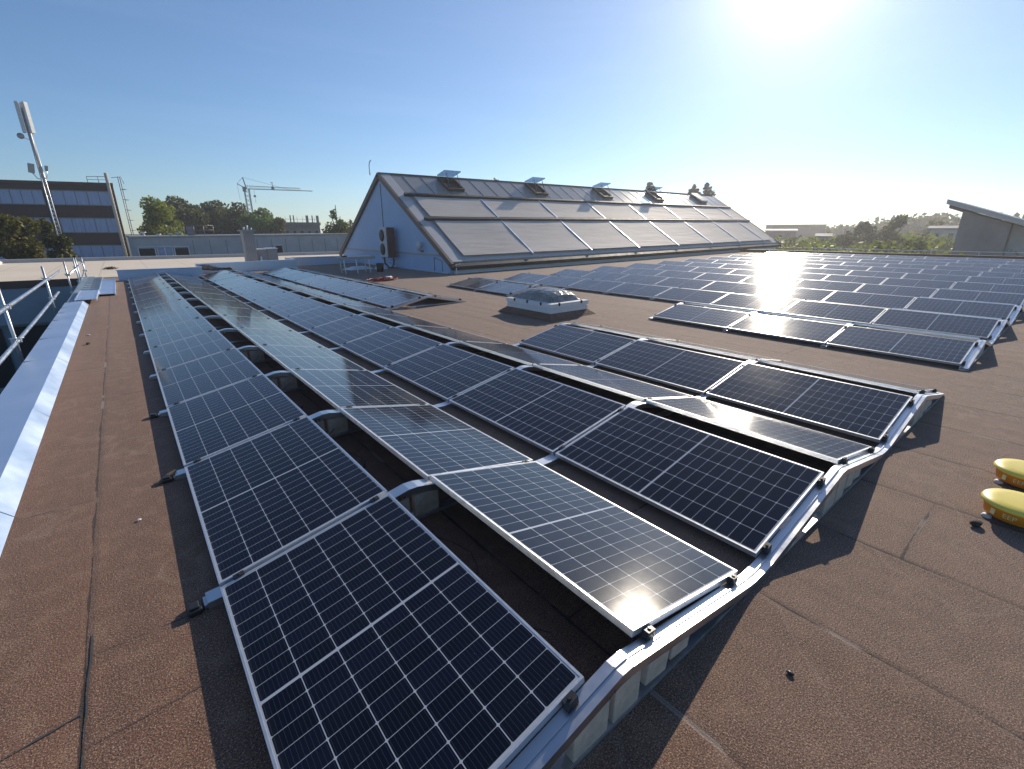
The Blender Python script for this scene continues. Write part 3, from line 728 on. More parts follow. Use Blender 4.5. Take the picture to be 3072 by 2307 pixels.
sheetlump('foil_sheet', 'pale plastic sheet bunched on the roof below the heat pump', 'plastic sheet', 11.0, 24.0, .9, .7, .26, 'whitepaint', 1.)
m = MB(); m.lathe([(0, 0), (.16, 0), (.2, .42), (.18, .42), (.15, .05), (0, .05)], (0, 0, 0), 16); b_ = m.build('bucket', 'black'); b_.location = (10.15, 22.3, rise(10.15)); tag(b_, 'black bucket on the roof between the work table and the heat pump', 'bucket')
m = MB(); pts = []
for i in range(90):
    a = i*.42; pts.append((8.3+.42*math.cos(a)*(1+.25*math.sin(i*.37))+.2*math.sin(i*.11), 18.0+.26*math.sin(a)*(1+.3*math.cos(i*.23)), rise(8.3)+.02+.0014*i*abs(math.sin(i*.9))))
m.tube(pts, .022, 6); tag(m.build('cable_coil', 'red'), 'red cable coiled in a loose heap on the roof in front of the gable', 'cable')
sheetlump('work_cloth', 'small pale cloth lying on the red cable heap', 'cloth', 8.75, 18.35, .5, .25, .13, 'whitepaint', .4)
# corner stake
m = MB(); m.bar((12.1, 18.1, rise(12)), (12.06, 18.1, .52), .04); m.bar((12.06, 18.1, .52), (12.3, 18.05, .56), .03)
tag(m.build('downpipe', 'whitepaint'), 'short white downpipe at the near corner of the gabled hall', 'downpipe')

# ------------------------------------------------------------------ skylight
SX, SY, SW, SD = 8.05, 7.66, 1.26, 1.62
s = thing('dome_skylight', 'domed rooflight with white frame and cloudy grey dome on a felt kerb', 'skylight', (SX, SY, rise(SX)), 0)
def ring(m, w0, d0, z0, w1, d1, z1):
    a = [(-w0/2, -d0/2, z0), (w0/2, -d0/2, z0), (w0/2, d0/2, z0), (-w0/2, d0/2, z0)]; b = [(-w1/2, -d1/2, z1), (w1/2, -d1/2, z1), (w1/2, d1/2, z1), (-w1/2, d1/2, z1)]
    m.add(a+b, [(i, (i+1) % 4, 4+(i+1) % 4, 4+i) for i in range(4)])
m = MB(); ring(m, SW+.34, SD+.34, .003, SW-.02, SD-.02, .14); m.build('kerb', 'felt', s)
m = MB(); ring(m, SW, SD, .13, SW, SD, .235); ring(m, SW, SD, .235, SW-.03, SD-.03, .237); ring(m, SW-.03, SD-.03, .237, SW-.03, SD-.03, .255); ring(m, SW-.03, SD-.03, .255, SW+.03, SD+.03, .257); ring(m, SW+.03, SD+.03, .257, SW+.03, SD+.03, .35); ring(m, SW+.03, SD+.03, .35, SW-.16, SD-.16, .365); ring(m, SW, SD, .13, SW-.1, SD-.1, .129)
m.build('frame', 'whitepaint', s)
m = MB(); n = 13; vs = []
for j in range(n+1):
    for i in range(n+1):
        u, v = 2*i/n-1, 2*j/n-1
        hh = (max(0, 1-abs(u)**2.6)*max(0, 1-abs(v)**2.6))**.55
        vs.append((u*(SW/2-.09), v*(SD/2-.09), .355+.27*hh+(random.uniform(-.006, .006) if 0 < i < n and 0 < j < n else 0)))
m.add(vs, [(j*(n+1)+i, j*(n+1)+i+1, (j+1)*(n+1)+i+1, (j+1)*(n+1)+i) for j in range(n) for i in range(n)], False)
m.build('dome', 'dome', s)
for (x, y) in [(sx*(SW/2+.02), sy*SD*.3) for sx in (-1, 1) for sy in (-1, 0, 1)]+[(sx*SW*.3, sy*(SD/2+.02)) for sy in (-1, 1) for sx in (-1, 1)]:
    m = MB(); m.box(x-.017, x+.017, y-.017, y+.017, .30, .372); m.build('clip', 'black', s)

# ------------------------------------------------------------------ yellow discs at the right edge, litter
def text_mesh(txt, size):
    cu = bpy.data.curves.new('lettering', 'FONT'); cu.body = txt; cu.size = size; cu.align_x = 'CENTER'; cu.align_y = 'CENTER'
    ob = bpy.data.objects.new('lettering', cu); COL.objects.link(ob)
    dg = bpy.context.evaluated_depsgraph_get(); me = bpy.data.meshes.new_from_object(ob.evaluated_get(dg))
    bpy.data.objects.remove(ob); return me
def disc(cx, cy, label):
    o = thing('weight_disc', label, 'yellow disc', (cx, cy, 0), 0, 'yellow discs at the right edge')
    r = .20
    m = MB(); m.lathe([(0, .150), (r*.6, .149), (r*.93, .143), (r, .132), (r+.004, .122), (r, .112), (r-.012, .108)], (0, 0, 0), 56); m.build('lid', 'yellow', o)
    m = MB(); m.lathe([(r-.014, .1085), (r-.03, .03), (r-.05, .022), (0, .022)], (0, 0, 0), 56); m.build('drum', 'orange', o)
    for a in (128, 230, 340):
        m = MB(); m.lathe([(0, .022), (.022, .022), (.03, .008), (.03, 0), (0, 0)], ((r-.025)*math.cos(R(a)), (r-.025)*math.sin(R(a)), 0), 14); m.build('foot', 'rubber', o)
    me = text_mesh('EEP', .05); me.materials.clear(); me.materials.append(MAT['yellowtext'])
    a0 = R(170)
    for v in me.vertices:
        a = a0+v.co.x/(r-.015)*1.0; zz = .071+v.co.y; rr = r-.0215+(zz-.07)*.21+.002
        v.co = Vector((rr*math.cos(a), rr*math.sin(a), zz))
    t = bpy.data.objects.new('lettering', me); COL.objects.link(t); t.parent = o
    m = MB(); m.box(-.014, .014, -.002, .002, -.02, .02)
    q = m.build('tab', 'yellowtext', o); aa = R(140); q.location = ((r-.018)*math.cos(aa), (r-.018)*math.sin(aa), .07); q.rotation_euler = (0, 0, aa+math.pi/2)
disc(4.50, -.95, 'nearer yellow disc-shaped weight with orange side at the right edge')
disc(5.24, -.94, 'farther yellow disc-shaped weight with orange side at the right edge')
def bit(name, label, cat, x, y, s, mat, flat=.5, seed=0):
    rnd = random.Random(seed); m = MB()
    bm = bmesh.new(); bmesh.ops.create_icosphere(bm, subdivisions=2, radius=s)
    for v in bm.verts: v.co = Vector((v.co.x*(1.3+rnd.uniform(-.2, .2)), v.co.y*(.8+rnd.uniform(-.2, .2)), (v.co.z+s)*flat))
    me = bpy.data.meshes.new(name); bm.to_mesh(me); bm.free(); me.materials.append(MAT[mat])
    o = bpy.data.objects.new(name, me); COL.objects.link(o); o.location = (x, y, 0); o.rotation_euler = (0, 0, rnd.uniform(0, 3)); return tag(o, label, cat)
bit('pebble', 'small black pebble alone on the bare roof in the right foreground', 'pebble', 1.95, -.43, .013, 'black', .6, 1)
bit('dry_leaf', 'curled dark brown leaf on the roof beside the nearer yellow disc', 'leaf', 4.18, -.78, .035, 'bark', .6, 2)
bit('litter', 'small white and dark scrap on the brown walkway', 'litter', -.33, 2.98, .014, 'rubber', .5, 3)
bit('twig', 'dark twig scrap on the brown walkway by the coping', 'twig', -.83, 10.4, .04, 'bark', .5, 4)
bit('litter', 'pale pebble near the coping on the brown walkway', 'litter', -.86, 11.4, .025, 'rubber', .5, 5)
m = MB(); m.add([(-.20, 3.50, .004), (-.05, 3.56, .004), (-.05, 3.62, .004), (-.21, 3.52, .004), (-.12, 3.56, .05), (-.06, 3.59, .06)], [(0, 1, 2, 3), (0, 1, 5, 4), (3, 4, 5, 2), (0, 4, 3), (1, 2, 5)])
tag(m.build('wedge', 'wood'), 'small pale wooden wedge poking out from under the left panel row', 'wedge')
# strips of repair bitumen on the walkway
m = MB()
for pts, w in (([(-.56, .2), (-.555, .7), (-.56, 1.3), (-.55, 1.9)], .006), ([(-.83, 1.345), (-.57, 1.39)], .008), ([(-.99, 1.31), (-.82, 1.345)], .004), ([(-.55, 1.2), (-.2, 1.22), (.0, 1.24)], .003)):
    for (xa, ya), (xb, yb) in zip(pts[:-1], pts[1:]):
        d = Vector((xb-xa, yb-ya, 0)).normalized(); nrm = Vector((-d.y, d.x, 0))*w
        a = Vector((xa, ya, .004)); b = Vector((xb, yb, .004)); k = 6
        L = [a.lerp(b, i/k) for i in range(k+1)]
        vs = []
        for p in L: vs += [p+nrm*random.uniform(.1, 1.0), p-nrm*random.uniform(.1, 1.0)]
        m.add(vs, [(2*i, 2*i+2, 2*i+3, 2*i+1) for i in range(k)])
tag(m.build('seam_bitumen', 'asphalt'), kind='structure')

# ------------------------------------------------------------------ brown office building, mast, rooftop bits
o = thing('brown_office_block', 'brown brick three-storey block with long blue window bands on the left', 'building', (.54, 71.08, -4.6), math.atan2(-.31817, .94803))
Z0 = 4.6
m = MB(); m.hexa([(-26, .1, 0), (.3, .1, 0), (-4.6, 12, 0), (-26, 12, 0), (-26, .1, Z0+6.95), (.3, .1, Z0+6.95), (-4.6, 12, Z0+6.95), (-26, 12, Z0+6.95)]); m.build('wall', 'brick', o)
m = MB(); m.hexa([(-26.2, -.1, Z0+6.952), (.4, -.1, Z0+6.952), (-4.6, 12.2, Z0+6.952), (-26.2, 12.2, Z0+6.952), (-26.2, -.1, Z0+7.22), (.4, -.1, Z0+7.22), (-4.6, 12.2, Z0+7.22), (-26.2, 12.2, Z0+7.22)]); m.build('roof_edge', 'fascia', o)
for z0, z1, spans in ((4.85, 6.25, ((-17, -12.1), (-11.6, -6.05), (-5.4, -.1))), (1.95, 3.43, ((-17, -12.1), (-11.6, -6.05), (-5.3, -.05))), (-.9, .5, ((-17, -12.1), (-11.6, -6.05), (-5.25, -.05)))):
    for a, b in spans:
        w = MB(); w.box(a, b, .0, .09, Z0+z0, Z0+z1); win = w.build('window_band', 'blind_glass', o)
        w = MB(); mid = (a+b)/2
        nm_ = max(4, int((b-a)/.9))
        for i in range(nm_+1):
            x = a+.03+(b-a-.06)*i/nm_; q = .035 if i % 3 == 0 else .015
            w.box(x-q, x+q, -.04, -.002, Z0+z0, Z0+z1)
        w.box(a, b, -.07, -.0405, Z0+z0-.05, Z0+z0+.05)
        w.box(a, b, -.05, -.002, Z0+z1+.002, Z0+z1+.1); w.build('frame', 'steel', win)
for x0, x1 in ((-6.0, -5.45), ):
    m = MB(); m.box(x0, x1, -.0, .09, 0, Z0+6.5); m.build('dark_column', 'dark', o)
m = MB(); m.tube([(.05, -.35, .0), (.05, -.35, Z0+8.2)], .16, 12); m.build('flue_pipe', 'concrete', o)
m = MB()
for x in (-2.0, -1.0, -.2): m.tube([(x, .4, Z0+7.2), (x, .4, Z0+7.85)], .03, 6)
m.tube([(-2.0, .4, Z0+7.85), (-.1, .4, Z0+7.9)], .03, 6); m.tube([(-2.0, .4, Z0+7.55), (-.1, .4, Z0+7.55)], .025, 6)
m.build('roof_railing', 'steel', o)
m = MB()
for y in (-.1, .5): m.tube([(1.0, y, .5), (1.0, y, Z0+7.9)], .04, 6)
for i in range(30): m.tube([(1.0, -.1, 1+i*.35), (1.0, .5, 1+i*.35)], .025, 5)
for i in range(8):
    z = 3.5+i*1.1; m.tube([(1.0+.45*math.sin(a*math.pi/6), .2-.4*math.cos(a*math.pi/6), z) for a in range(7)], .025, 5)
m.tube([(.3, .2, Z0+7.8), (1.2, .2, Z0+7.9), (1.35, .2, Z0+7.2)], .03, 6)
m.build('cage_ladder', 'steel', o)
# mast
mx_, my_ = -3.70, 55.03
o = thing('antenna_mast', 'slim lattice mobile phone mast with grey panel antennas in front of the brown block', 'antenna mast', (mx_, my_, -4.6))
m = MB()
for i in range(3):
    a = i*2*math.pi/3; m.tube([(.22*math.cos(a), .22*math.sin(a), 0), (.10*math.cos(a), .10*math.sin(a), 15.2)], .035, 6)
for i in range(46):
    z = .3+i*.33; r = .22-.12*z/15.2; r2 = .22-.12*(z+.33)/15.2
    for j in range(3):
        a = j*2*math.pi/3; b = (j+1)*2*math.pi/3
        m.tube([(r*math.cos(a), r*math.sin(a), z), (r2*math.cos(b), r2*math.sin(b), z+.33)], .018, 4, False)
m.build('lattice', 'galv', o)
m = MB(); m.tube([(0, 0, 9.5), (0, 0, 15.8)], .12, 8); m.build('cable_duct', 'greymetal', o)
for i, a in enumerate((200, 320, 80)):
    m = MB(); m.box(.18, .36, -.17, .17, 14.0, 16.2); q = m.build('panel_antenna', 'antenna', o, .04); q.rotation_euler = (0, 0, R(a))
for (dx, z) in ((-.55, 13.75), ):
    m = MB(); m.lathe([(0, 0), (.2, .04), (.22, .12), (.0, .14)], seg=14); m.v = [(vx, -vz, vy) for vx, vy, vz in m.v]; q = m.build('dish', 'greymetal', o); q.location = (dx, 0, z)
    m = MB(); m.bar((dx, 0, z-.05), (0, 0, z-.25), .05); m.build('arm', 'galv', o)
for (dx, z, s) in ((-.5, 11.45, .35), (.4, 11.5, .2)):
    m = MB(); m.box(-s*.55, s*.55, -.1, .1, -s, s); q = m.build('radio_unit', 'greymetal', o, .02); q.location = (dx, 0, z); q.rotation_euler = (0, .15, 0)
    m = MB(); m.tube([(dx, 0, z-s), (dx*.6, 0, z-.75), (0, 0, z-.8)], .035, 6); m.build('arm', 'galv', o)

# ------------------------------------------------------------------ long grey hall behind the beige roof
o = thing('grey_flat_hall', 'long low grey clad hall with dark windows behind the beige roof', 'building', (0, 52, -4.6))
m = MB(); m.hexa([(.95, 0, 0), (22, 1, 0), (22, 14, 0), (.95, 14, 0), (.95, 0, 6.1), (22, 1, 6.35), (22, 14, 6.35), (.95, 14, 6.1)]); m.build('wall', 'greywall', o)
m = MB(); m.hexa([(.85, -.12, 6.12), (22.1, .88, 6.37), (22.1, 14, 6.37), (.85, 14, 6.12), (.85, -.12, 6.24), (22.1, .88, 6.49), (22.1, 14, 6.49), (.85, 14, 6.24)]); m.build('roof_edge', 'greymetal', o)
for x0, x1, mt in ((1.3, 2.4, 'dark'), (2.65, 3.1, 'blind_glass'), (3.2, 3.65, 'blind_glass'), (3.9, 4.9, 'dark'), (12.4, 13.05, 'dark')):
    yy = (x0-.95)/21.05-.03
    m = MB(); m.box(x0, x1, yy-.03, yy+.1, 4.55, 5.2+(.1 if x0 > 12 else 0)); w = m.build('window', mt, o)
    m = MB(); m.box(x0-.08, x0-.002, yy-.06, yy+.1, 4.5, 5.28); m.box(x1+.002, x1+.08, yy-.06, yy+.1, 4.5, 5.28); m.box(x0-.08, x1+.08, yy-.06, yy+.1, 5.30, 5.36); m.build('frame', 'whitepaint', w)
for k in range(12):
    x = 5.36+k*1.35; yy = (x-.95)/21.05
    m = MB(); m.box(x-.02, x+.02, yy-.02, yy+.05, 4.6, 5.9+.01*k); m.build('cladding_joint', 'steel', o)
for i, (x, hgt) in enumerate(((2.0, .35), (3.1, .18), (4.0, .2), (4.6, .3))):
    m = MB(); m.lathe([(0, hgt), (.2, hgt), (.22, hgt-.08), (.09, hgt-.1), (.09, 0)], (x, 3, 6.26), 12); m.build('roof_vent', 'whitepaint', o)
m = MB()
for x in (5.1, 5.9, 6.7, 7.5): m.tube([(x, 2.5, 6.3), (x, 2.5, 7.2)], .03, 6)
m.tube([(5.1, 2.5, 7.15), (7.5, 2.5, 7.2)], .03, 6); m.tube([(5.1, 2.5, 6.75), (7.5, 2.5, 6.8)], .03, 6); m.box(5.4, 5.9, 3, 3.6, 6.3, 7.1)
m.build('roof_railing', 'steel', o)

# ------------------------------------------------------------------ trees
def tree(name, label, base, height, rad, mat, n=2600, leaf=.34, lobes=14, trunk_h=None, seed=0, conifer=False, group=None, squash=1., dens=.55):
    rng = np.random.default_rng(seed)
    o = thing(name, label, 'tree', base, 0, group)
    th = trunk_h if trunk_h is not None else height*.3
    m = MB(); tr = max(.08, height*.022)
    m.tube([(0, 0, -.1), (rng.normal()*.1, rng.normal()*.1, height*.45), (rng.normal()*.15, rng.normal()*.15, height*.88)], [tr, tr*.65, tr*.15], 8)
    if not conifer:
        for i in range(8):
            a = rng.uniform(0, 6.28); z = height*rng.uniform(.25, .6); e = rad*rng.uniform(.5, .85)
            m.tube([(0, 0, z), (math.cos(a)*e*.5, math.sin(a)*e*.5, z+height*.10), (math.cos(a)*e, math.sin(a)*e, z+height*.2)], [tr*.45, tr*.3, tr*.08], 5)
    m.build('trunk', 'bark', o)
    P = []
    if conifer:
        tiers = 26; br = 7
        ti = np.minimum((rng.uniform(0, 1, n)**.75*tiers).astype(int), tiers-1); bi = rng.integers(0, br, n)
        ang = rng.uniform(0, 6.28, (tiers, br)); ln = rng.uniform(.3, 1.3, (tiers, br))
        zt = (ti+.5)/tiers*.97+.03; q = rng.uniform(.05, 1, n)
        rr = (rad*1.5*(1-zt)**.7+.12)*ln[ti, bi]*q; a = ang[ti, bi]+rng.normal(size=n)*.16
        P = np.stack([rr*np.cos(a), rr*np.sin(a), zt*height+rr*.12-.10*rr**1.3+rng.normal(size=n)*.10], 1)
    else:
        ch = (height-th)/2; cz = th+ch
        C = []
        for i in range(lobes):
            d = rng.normal(size=3); d /= np.linalg.norm(d); q = rng.uniform(.25, .78)
            C.append((d[0]*rad*q, d[1]*rad*q, cz+d[2]*ch*q*squash, rng.uniform(.34, .52)*min(rad, ch*1.1)))
        C = np.array(C); idx = rng.integers(0, lobes, n)
        d = rng.normal(size=(n, 3)); d /= np.linalg.norm(d, axis=1)[:, None]
        q = rng.uniform(dens, 1.06, n)[:, None]
        P = C[idx, :3]+d*C[idx, 3:4]*q*np.array([1, 1, .85])
    n = len(P)
    nrm = rng.normal(size=(n, 3)); nrm[:, 2] += .4; nrm /= np.linalg.norm(nrm, axis=1)[:, None]
    ref = rng.normal(size=(n, 3)); e1 = np.cross(nrm, ref); e1 /= np.linalg.norm(e1, axis=1)[:, None]; e2 = np.cross(nrm, e1)
    s = leaf*rng.uniform(.55, 1.25, n)[:, None]
    V = np.stack([P-e1*s*.5, P+e2*s*.36+nrm*s*.08, P+e1*s*.55, P-e2*s*.36+nrm*s*.05], 1).reshape(-1, 3)
    me = bpy.data.meshes.new('crown'); me.vertices.add(4*n); me.vertices.foreach_set('co', V.ravel())
    me.loops.add(4*n); me.loops.foreach_set('vertex_index', np.arange(4*n, dtype=np.int32)); me.polygons.add(n)
    me.polygons.foreach_set('loop_start', np.arange(0, 4*n, 4, dtype=np.int32)); me.update(calc_edges=True)
    me.materials.append(MAT[mat]); c = bpy.data.objects.new('crown', me); COL.objects.link(c); c.parent = o
    return o
GZ = -4.6
def tree_px(xl, xr, ytop, D, mat, label, name='leafy_tree', **kw):
    """a tree whose crown spans the given bearings and height at plan distance D"""
    p = at((xl+xr)/2, ytop, D); a = at(xl, 700, D); b = at(xr, 700, D)
    rad = math.hypot(a[0]-b[0], a[1]-b[1])/2
    return tree(name, label, (p[0], p[1], GZ), p[2]-GZ, rad, mat, **kw)
TG = 'trees behind the roofs'
tree_px(-80, 110, 600, 50, 'leaf_autumn', 'bushy yellow-green autumn tree at the left edge before the brown block', n=8000, leaf=.3, seed=3, trunk_h=2.0, lobes=20)
tree_px(70, 205, 632, 52, 'leaf_dark', 'darker olive bush-like tree right of the autumn tree, before the brown block', n=3600, leaf=.3, seed=4, trunk_h=1.2, lobes=16)
tree_px(372, 548, 572, 84, 'leaf_green', 'rounded bright green tree directly right of the brown block', n=9000, leaf=.42, seed=5, trunk_h=.8, lobes=26, group=TG)
tree_px(440, 610, 572, 100, 'leaf_dark', 'dark olive tree right behind the rounded bright green tree', n=9000, leaf=.55, seed=6, trunk_h=.8, lobes=24, group=TG)
tree_px(530, 705, 576, 104, 'leaf_dark', 'dark brownish broad tree in the middle of the tree line', n=9000, leaf=.55, seed=8, trunk_h=.8, lobes=24, group=TG)
tree_px(625, 770, 594, 98, 'leaf_dark', 'dark tree just left of the light green tree below the crane', n=8000, leaf=.5, seed=9, trunk_h=.8, lobes=24, group=TG)
tree_px(700, 845, 602, 92, 'leaf_fresh', 'light green tree below the crane', n=8000, leaf=.5, seed=10, trunk_h=.8, lobes=24, group=TG)
tree_px(790, 866, 626, 90, 'leaf_autumn', 'small yellowish autumn tree at the right end of the tree line', n=2200, leaf=.42, seed=11, trunk_h=1.5, lobes=12, group=TG)
tree_px(974, 1026, 580, 66, 'leaf_fresh', 'slender airy tree left of the gabled hall', n=800, leaf=.3, seed=12, trunk_h=2, lobes=9, group=TG, dens=.2)
tree_px(960, 1085, 630, 68, 'leaf_dark', 'dense dark tree behind the left slope of the gabled hall', n=3000, leaf=.4, seed=13, trunk_h=1.5, lobes=14, group=TG)
tree_px(1462, 1534, 514, 95, 'leaf_dark', 'loose treetop showing above the ridge right of the first roof vent', n=2600, leaf=.32, seed=14, trunk_h=6, lobes=16, dens=.2)
tree_px(1878, 2018, 548, 92, 'leaf_fir', 'lone dark conifer tip above the glaring part of the ridge', 'conifer', n=9000, leaf=.4, seed=15, conifer=True)
tree_px(2015, 2150, 556, 90, 'leaf_fir', 'left one of two dark conifers behind the end of the ridge', 'conifer', n=9000, leaf=.4, seed=16, conifer=True)
tree_px(2058, 2190, 550, 92, 'leaf_fir', 'right one of two dark conifers behind the end of the ridge', 'conifer', n=9000, leaf=.4, seed=17, conifer=True)
tree_px(2126, 2214, 598, 84, 'leaf_dark', 'rounded dark bush-like tree beyond the right end of the hall roof', n=2400, leaf=.42, seed=18, trunk_h=2, lobes=12)
tree_px(2205, 2300, 634, 80, 'leaf_dark', 'low dark tree right of the hall roof end', n=2400, leaf=.4, seed=19, trunk_h=1.5, lobes=12)
# right background
for i, (xl, xr, yt, D, mt, lab) in enumerate((
    (2480, 2600, 668, 88, 'leaf_dark', 'low olive tree left of the round hazy treetops at right'),
    (2566, 2650, 630, 96, 'leaf_dark', 'left one of the two rounded hazy treetops at right'),
    (2640, 2748, 628, 92, 'leaf_dark', 'larger right one of the two rounded hazy treetops at right'),
    (2742, 2860, 640, 110, 'leaf_dark', 'low treetop behind the dark shed with the sloping roof'),
    (2380, 2520, 690, 74, 'leaf_green', 'low green shrub tree behind the glare on the array'),
    (2700, 2860, 672, 66, 'leaf_green', 'yellow-green bushy tree left of the dark shed'),
    (2600, 2740, 700, 62, 'leaf_green', 'low leafy tree before the hazy treetops at right'),
    (2950, 3100, 640, 120, 'leaf_dark', 'far treetop behind the shed roof at the right edge'))):
    tree_px(xl, xr, yt, D, mt, lab, n=2600, leaf=.42, seed=30+i, trunk_h=1., lobes=14, group='trees beyond the right end of the roof')
# hedge of undergrowth past the roof end, far wood
def hedge(name, p0, p1, h, w, mat, n, leaf, seed, kind_label):
    rng = np.random.default_rng(seed); p0 = np.array(p0); p1 = np.array(p1)
    t = rng.uniform(0, 1, n); prof = .65+.35*np.sin(t*37+seed)*np.sin(t*13)+.1*np.sin(t*101)
    P = p0+(p1-p0)*t[:, None]; P = P+rng.normal(size=(n, 3))*np.array([w/2, w/2, 0]); P[:, 2] = GZ+h*prof*np.sqrt(rng.uniform(.1, 1, n))
    nrm = rng.normal(size=(n, 3)); nrm /= np.linalg.norm(nrm, axis=1)[:, None]; e1 = np.cross(nrm, rng.normal(size=(n, 3))); e1 /= np.linalg.norm(e1, axis=1)[:, None]; e2 = np.cross(nrm, e1)
    s = leaf*rng.uniform(.6, 1.3, n)[:, None]
    V = np.stack([P-e1*s*.5, P+e2*s*.36, P+e1*s*.5, P-e2*s*.36], 1).reshape(-1, 3)
    me = bpy.data.meshes.new(name); me.vertices.add(4*n); me.vertices.foreach_set('co', V.ravel()); me.loops.add(4*n)
    me.loops.foreach_set('vertex_index', np.arange(4*n, dtype=np.int32)); me.polygons.add(n); me.polygons.foreach_set('loop_start', np.arange(0, 4*n, 4, dtype=np.int32)); me.update(calc_edges=True)
    me.materials.append(MAT[mat]); o = bpy.data.objects.new(name, me); COL.objects.link(o)
    return tag(o, kind_label, 'undergrowth', None, 'stuff')
hedge('undergrowth', (58, 34, 0), (58, -12, 0), 5.9, 6, 'leaf_green', 15000, .45, 2, 'dense green undergrowth past the right end of the roof')
hedge('undergrowth', (70, 60, 0), (66, 20, 0), 6.0, 6, 'leaf_dark', 9000, .5, 5, 'darker undergrowth behind the end of the gabled hall')
def wood(name, pts, mat, n, leaf, seed, label, depth=18):
    """far-off wood : leaf clumps from the ground up to an uneven top line"""
    rng = np.random.default_rng(seed); P = np.array(pts); m_ = len(P)-1
    k = 150; tc = rng.uniform(0, m_, k); i0 = np.minimum(tc.astype(int), m_-1); f = (tc-i0)[:, None]
    C = P[i0]*(1-f)+P[i0+1]*f
    hgt = (C[:, 2]-GZ)*rng.uniform(.72, 1.0, k); r = hgt*rng.uniform(.22, .42, k)
    out = C[:, :2]-CAM[:2]; out /= np.linalg.norm(out, axis=1)[:, None]
    C[:, :2] += out*rng.uniform(-.3, 1, k)[:, None]*depth
    idx = rng.integers(0, k, n); d = rng.normal(size=(n, 3)); d /= np.linalg.norm(d, axis=1)[:, None]
    q = rng.uniform(.6, 1.05, n)[:, None]
    Q = C[idx].copy(); Q[:, 2] = GZ+hgt[idx]-r[idx]
    low = rng.uniform(0, 1, n)**2*(hgt[idx]-r[idx]); Q[:, 2] -= low
    Q = Q+d*r[idx][:, None]*q*np.array([1.1, 1.1, .95])
    nrm = rng.normal(size=(n, 3)); nrm /= np.linalg.norm(nrm, axis=1)[:, None]; e1 = np.cross(nrm, rng.normal(size=(n, 3))); e1 /= np.linalg.norm(e1, axis=1)[:, None]; e2 = np.cross(nrm, e1)
    s = leaf*rng.uniform(.6, 1.3, n)[:, None]
    V = np.stack([Q-e1*s*.5, Q+e2*s*.36, Q+e1*s*.5, Q-e2*s*.36], 1).reshape(-1, 3)
    me = bpy.data.meshes.new(name); me.vertices.add(4*n); me.vertices.foreach_set('co', V.ravel()); me.loops.add(4*n)
    me.loops.foreach_set('vertex_index', np.arange(4*n, dtype=np.int32)); me.polygons.add(n); me.polygons.foreach_set('loop_start', np.arange(0, 4*n, 4, dtype=np.int32)); me.update(calc_edges=True)
    me.materials.append(MAT[mat]); o = bpy.data.objects.new(name, me); COL.objects.link(o)
    return tag(o, label, 'wood', None, 'stuff')
wood('distant_wood', [at(2330, 686, 230), at(2480, 676, 220), at(2600, 656, 200), at(2740, 632, 190), at(2900, 628, 180), at(3250, 630, 170)], 'leaf_dark', 26000, 1.5, 3, 'far wooded ridge behind the dark shed at the right')
wood('distant_wood', [at(2150, 694, 110), at(2330, 694, 105), at(2520, 690, 100), at(2700, 686, 95), at(2900, 690, 90), at(3200, 690, 90)], 'leaf_green', 16000, .8, 8, 'middle-distance shrubs beyond the far roof edge at the right', 12)
# ------------------------------------------------------------------ right background buildings
o = thing('monopitch_shed', 'dark grey shed with steep monopitch roof overhanging at its left tip', 'shed', (0, 0, 0))
m = MB(); m.prism([(6.95, 3.72), (6.95, GZ), (3.9, GZ), (3.9, 2.62)], 'x', 54.4, 62); m.build('dark_wall', 'concwall', o)
m = MB(); m.prism([(3.88, 2.6), (3.88, GZ), (-6, GZ), (-6, -.9)], 'x', 55.6, 62); m.build('pale_wall', 'greywall', o)
m = MB(); m.prism([(8.0, 4.25), (8.0, 4.62), (-7, -.78), (-7, -1.15)], 'x', 53.6, 63); m.build('roof', 'greymetal', o)
m = MB(); m.prism([(7.9, 3.95), (7.9, 4.2), (6.97, 3.92), (6.97, 3.6)], 'x', 54.4, 62); m.build('eave_box', 'rust', o)
def lowhouse(name, label, xl, xr, ytop, D, mat, roofmat, depth=12, h=3):
    a = at(xl, ytop, D); b = at(xr, ytop, D); z = (a[2]+b[2])/2
    u = Vector((b[0]-a[0], b[1]-a[1], 0)); ln = u.length; u.normalize()
    o = thing(name, label, 'building', (a[0], a[1], GZ), math.atan2(u.y, u.x))
    H = z-GZ
    m = MB(); m.box(0, ln, .0, depth, 0, H-.62); m.build('wall', mat, o)
    m = MB(); m.prism([(-.4, H-.6), (depth+.4, H-.6), (depth+.4, H-.4), (depth/2, H), (-.4, H-.4)], 'x', -.4, ln+.4); m.build('roof', roofmat, o)
    k = max(2, int(ln/5))
    for i in range(k):
        m = MB(); m.box((i+.3)*ln/k, (i+.65)*ln/k, -.06, -.002, H-2.4, H-1.2); m.build('window', 'dark', o)
    return o
lowhouse('far_hall', 'wide low hall with shining pale roof far right of the gabled roof', 2300, 2480, 670, 200, 'brick', 'greywall', 60)
lowhouse('far_hall', 'second low hall with shining roof in front of the wide one', 2300, 2390, 686, 150, 'brick', 'greywall', 20)
lowhouse('far_house', 'small pale-roofed house among trees left of the dark shed', 2795, 2885, 676, 100, 'greywall', 'concwall', 8)
lowhouse('far_house', 'small house with glinting roof amid trees behind the array', 2455, 2490, 700, 90, 'greywall', 'concwall', 7)
lowhouse('far_house', 'house with light roof edge between the hazy treetops', 2570, 2610, 682, 100, 'greywall', 'concwall', 7)
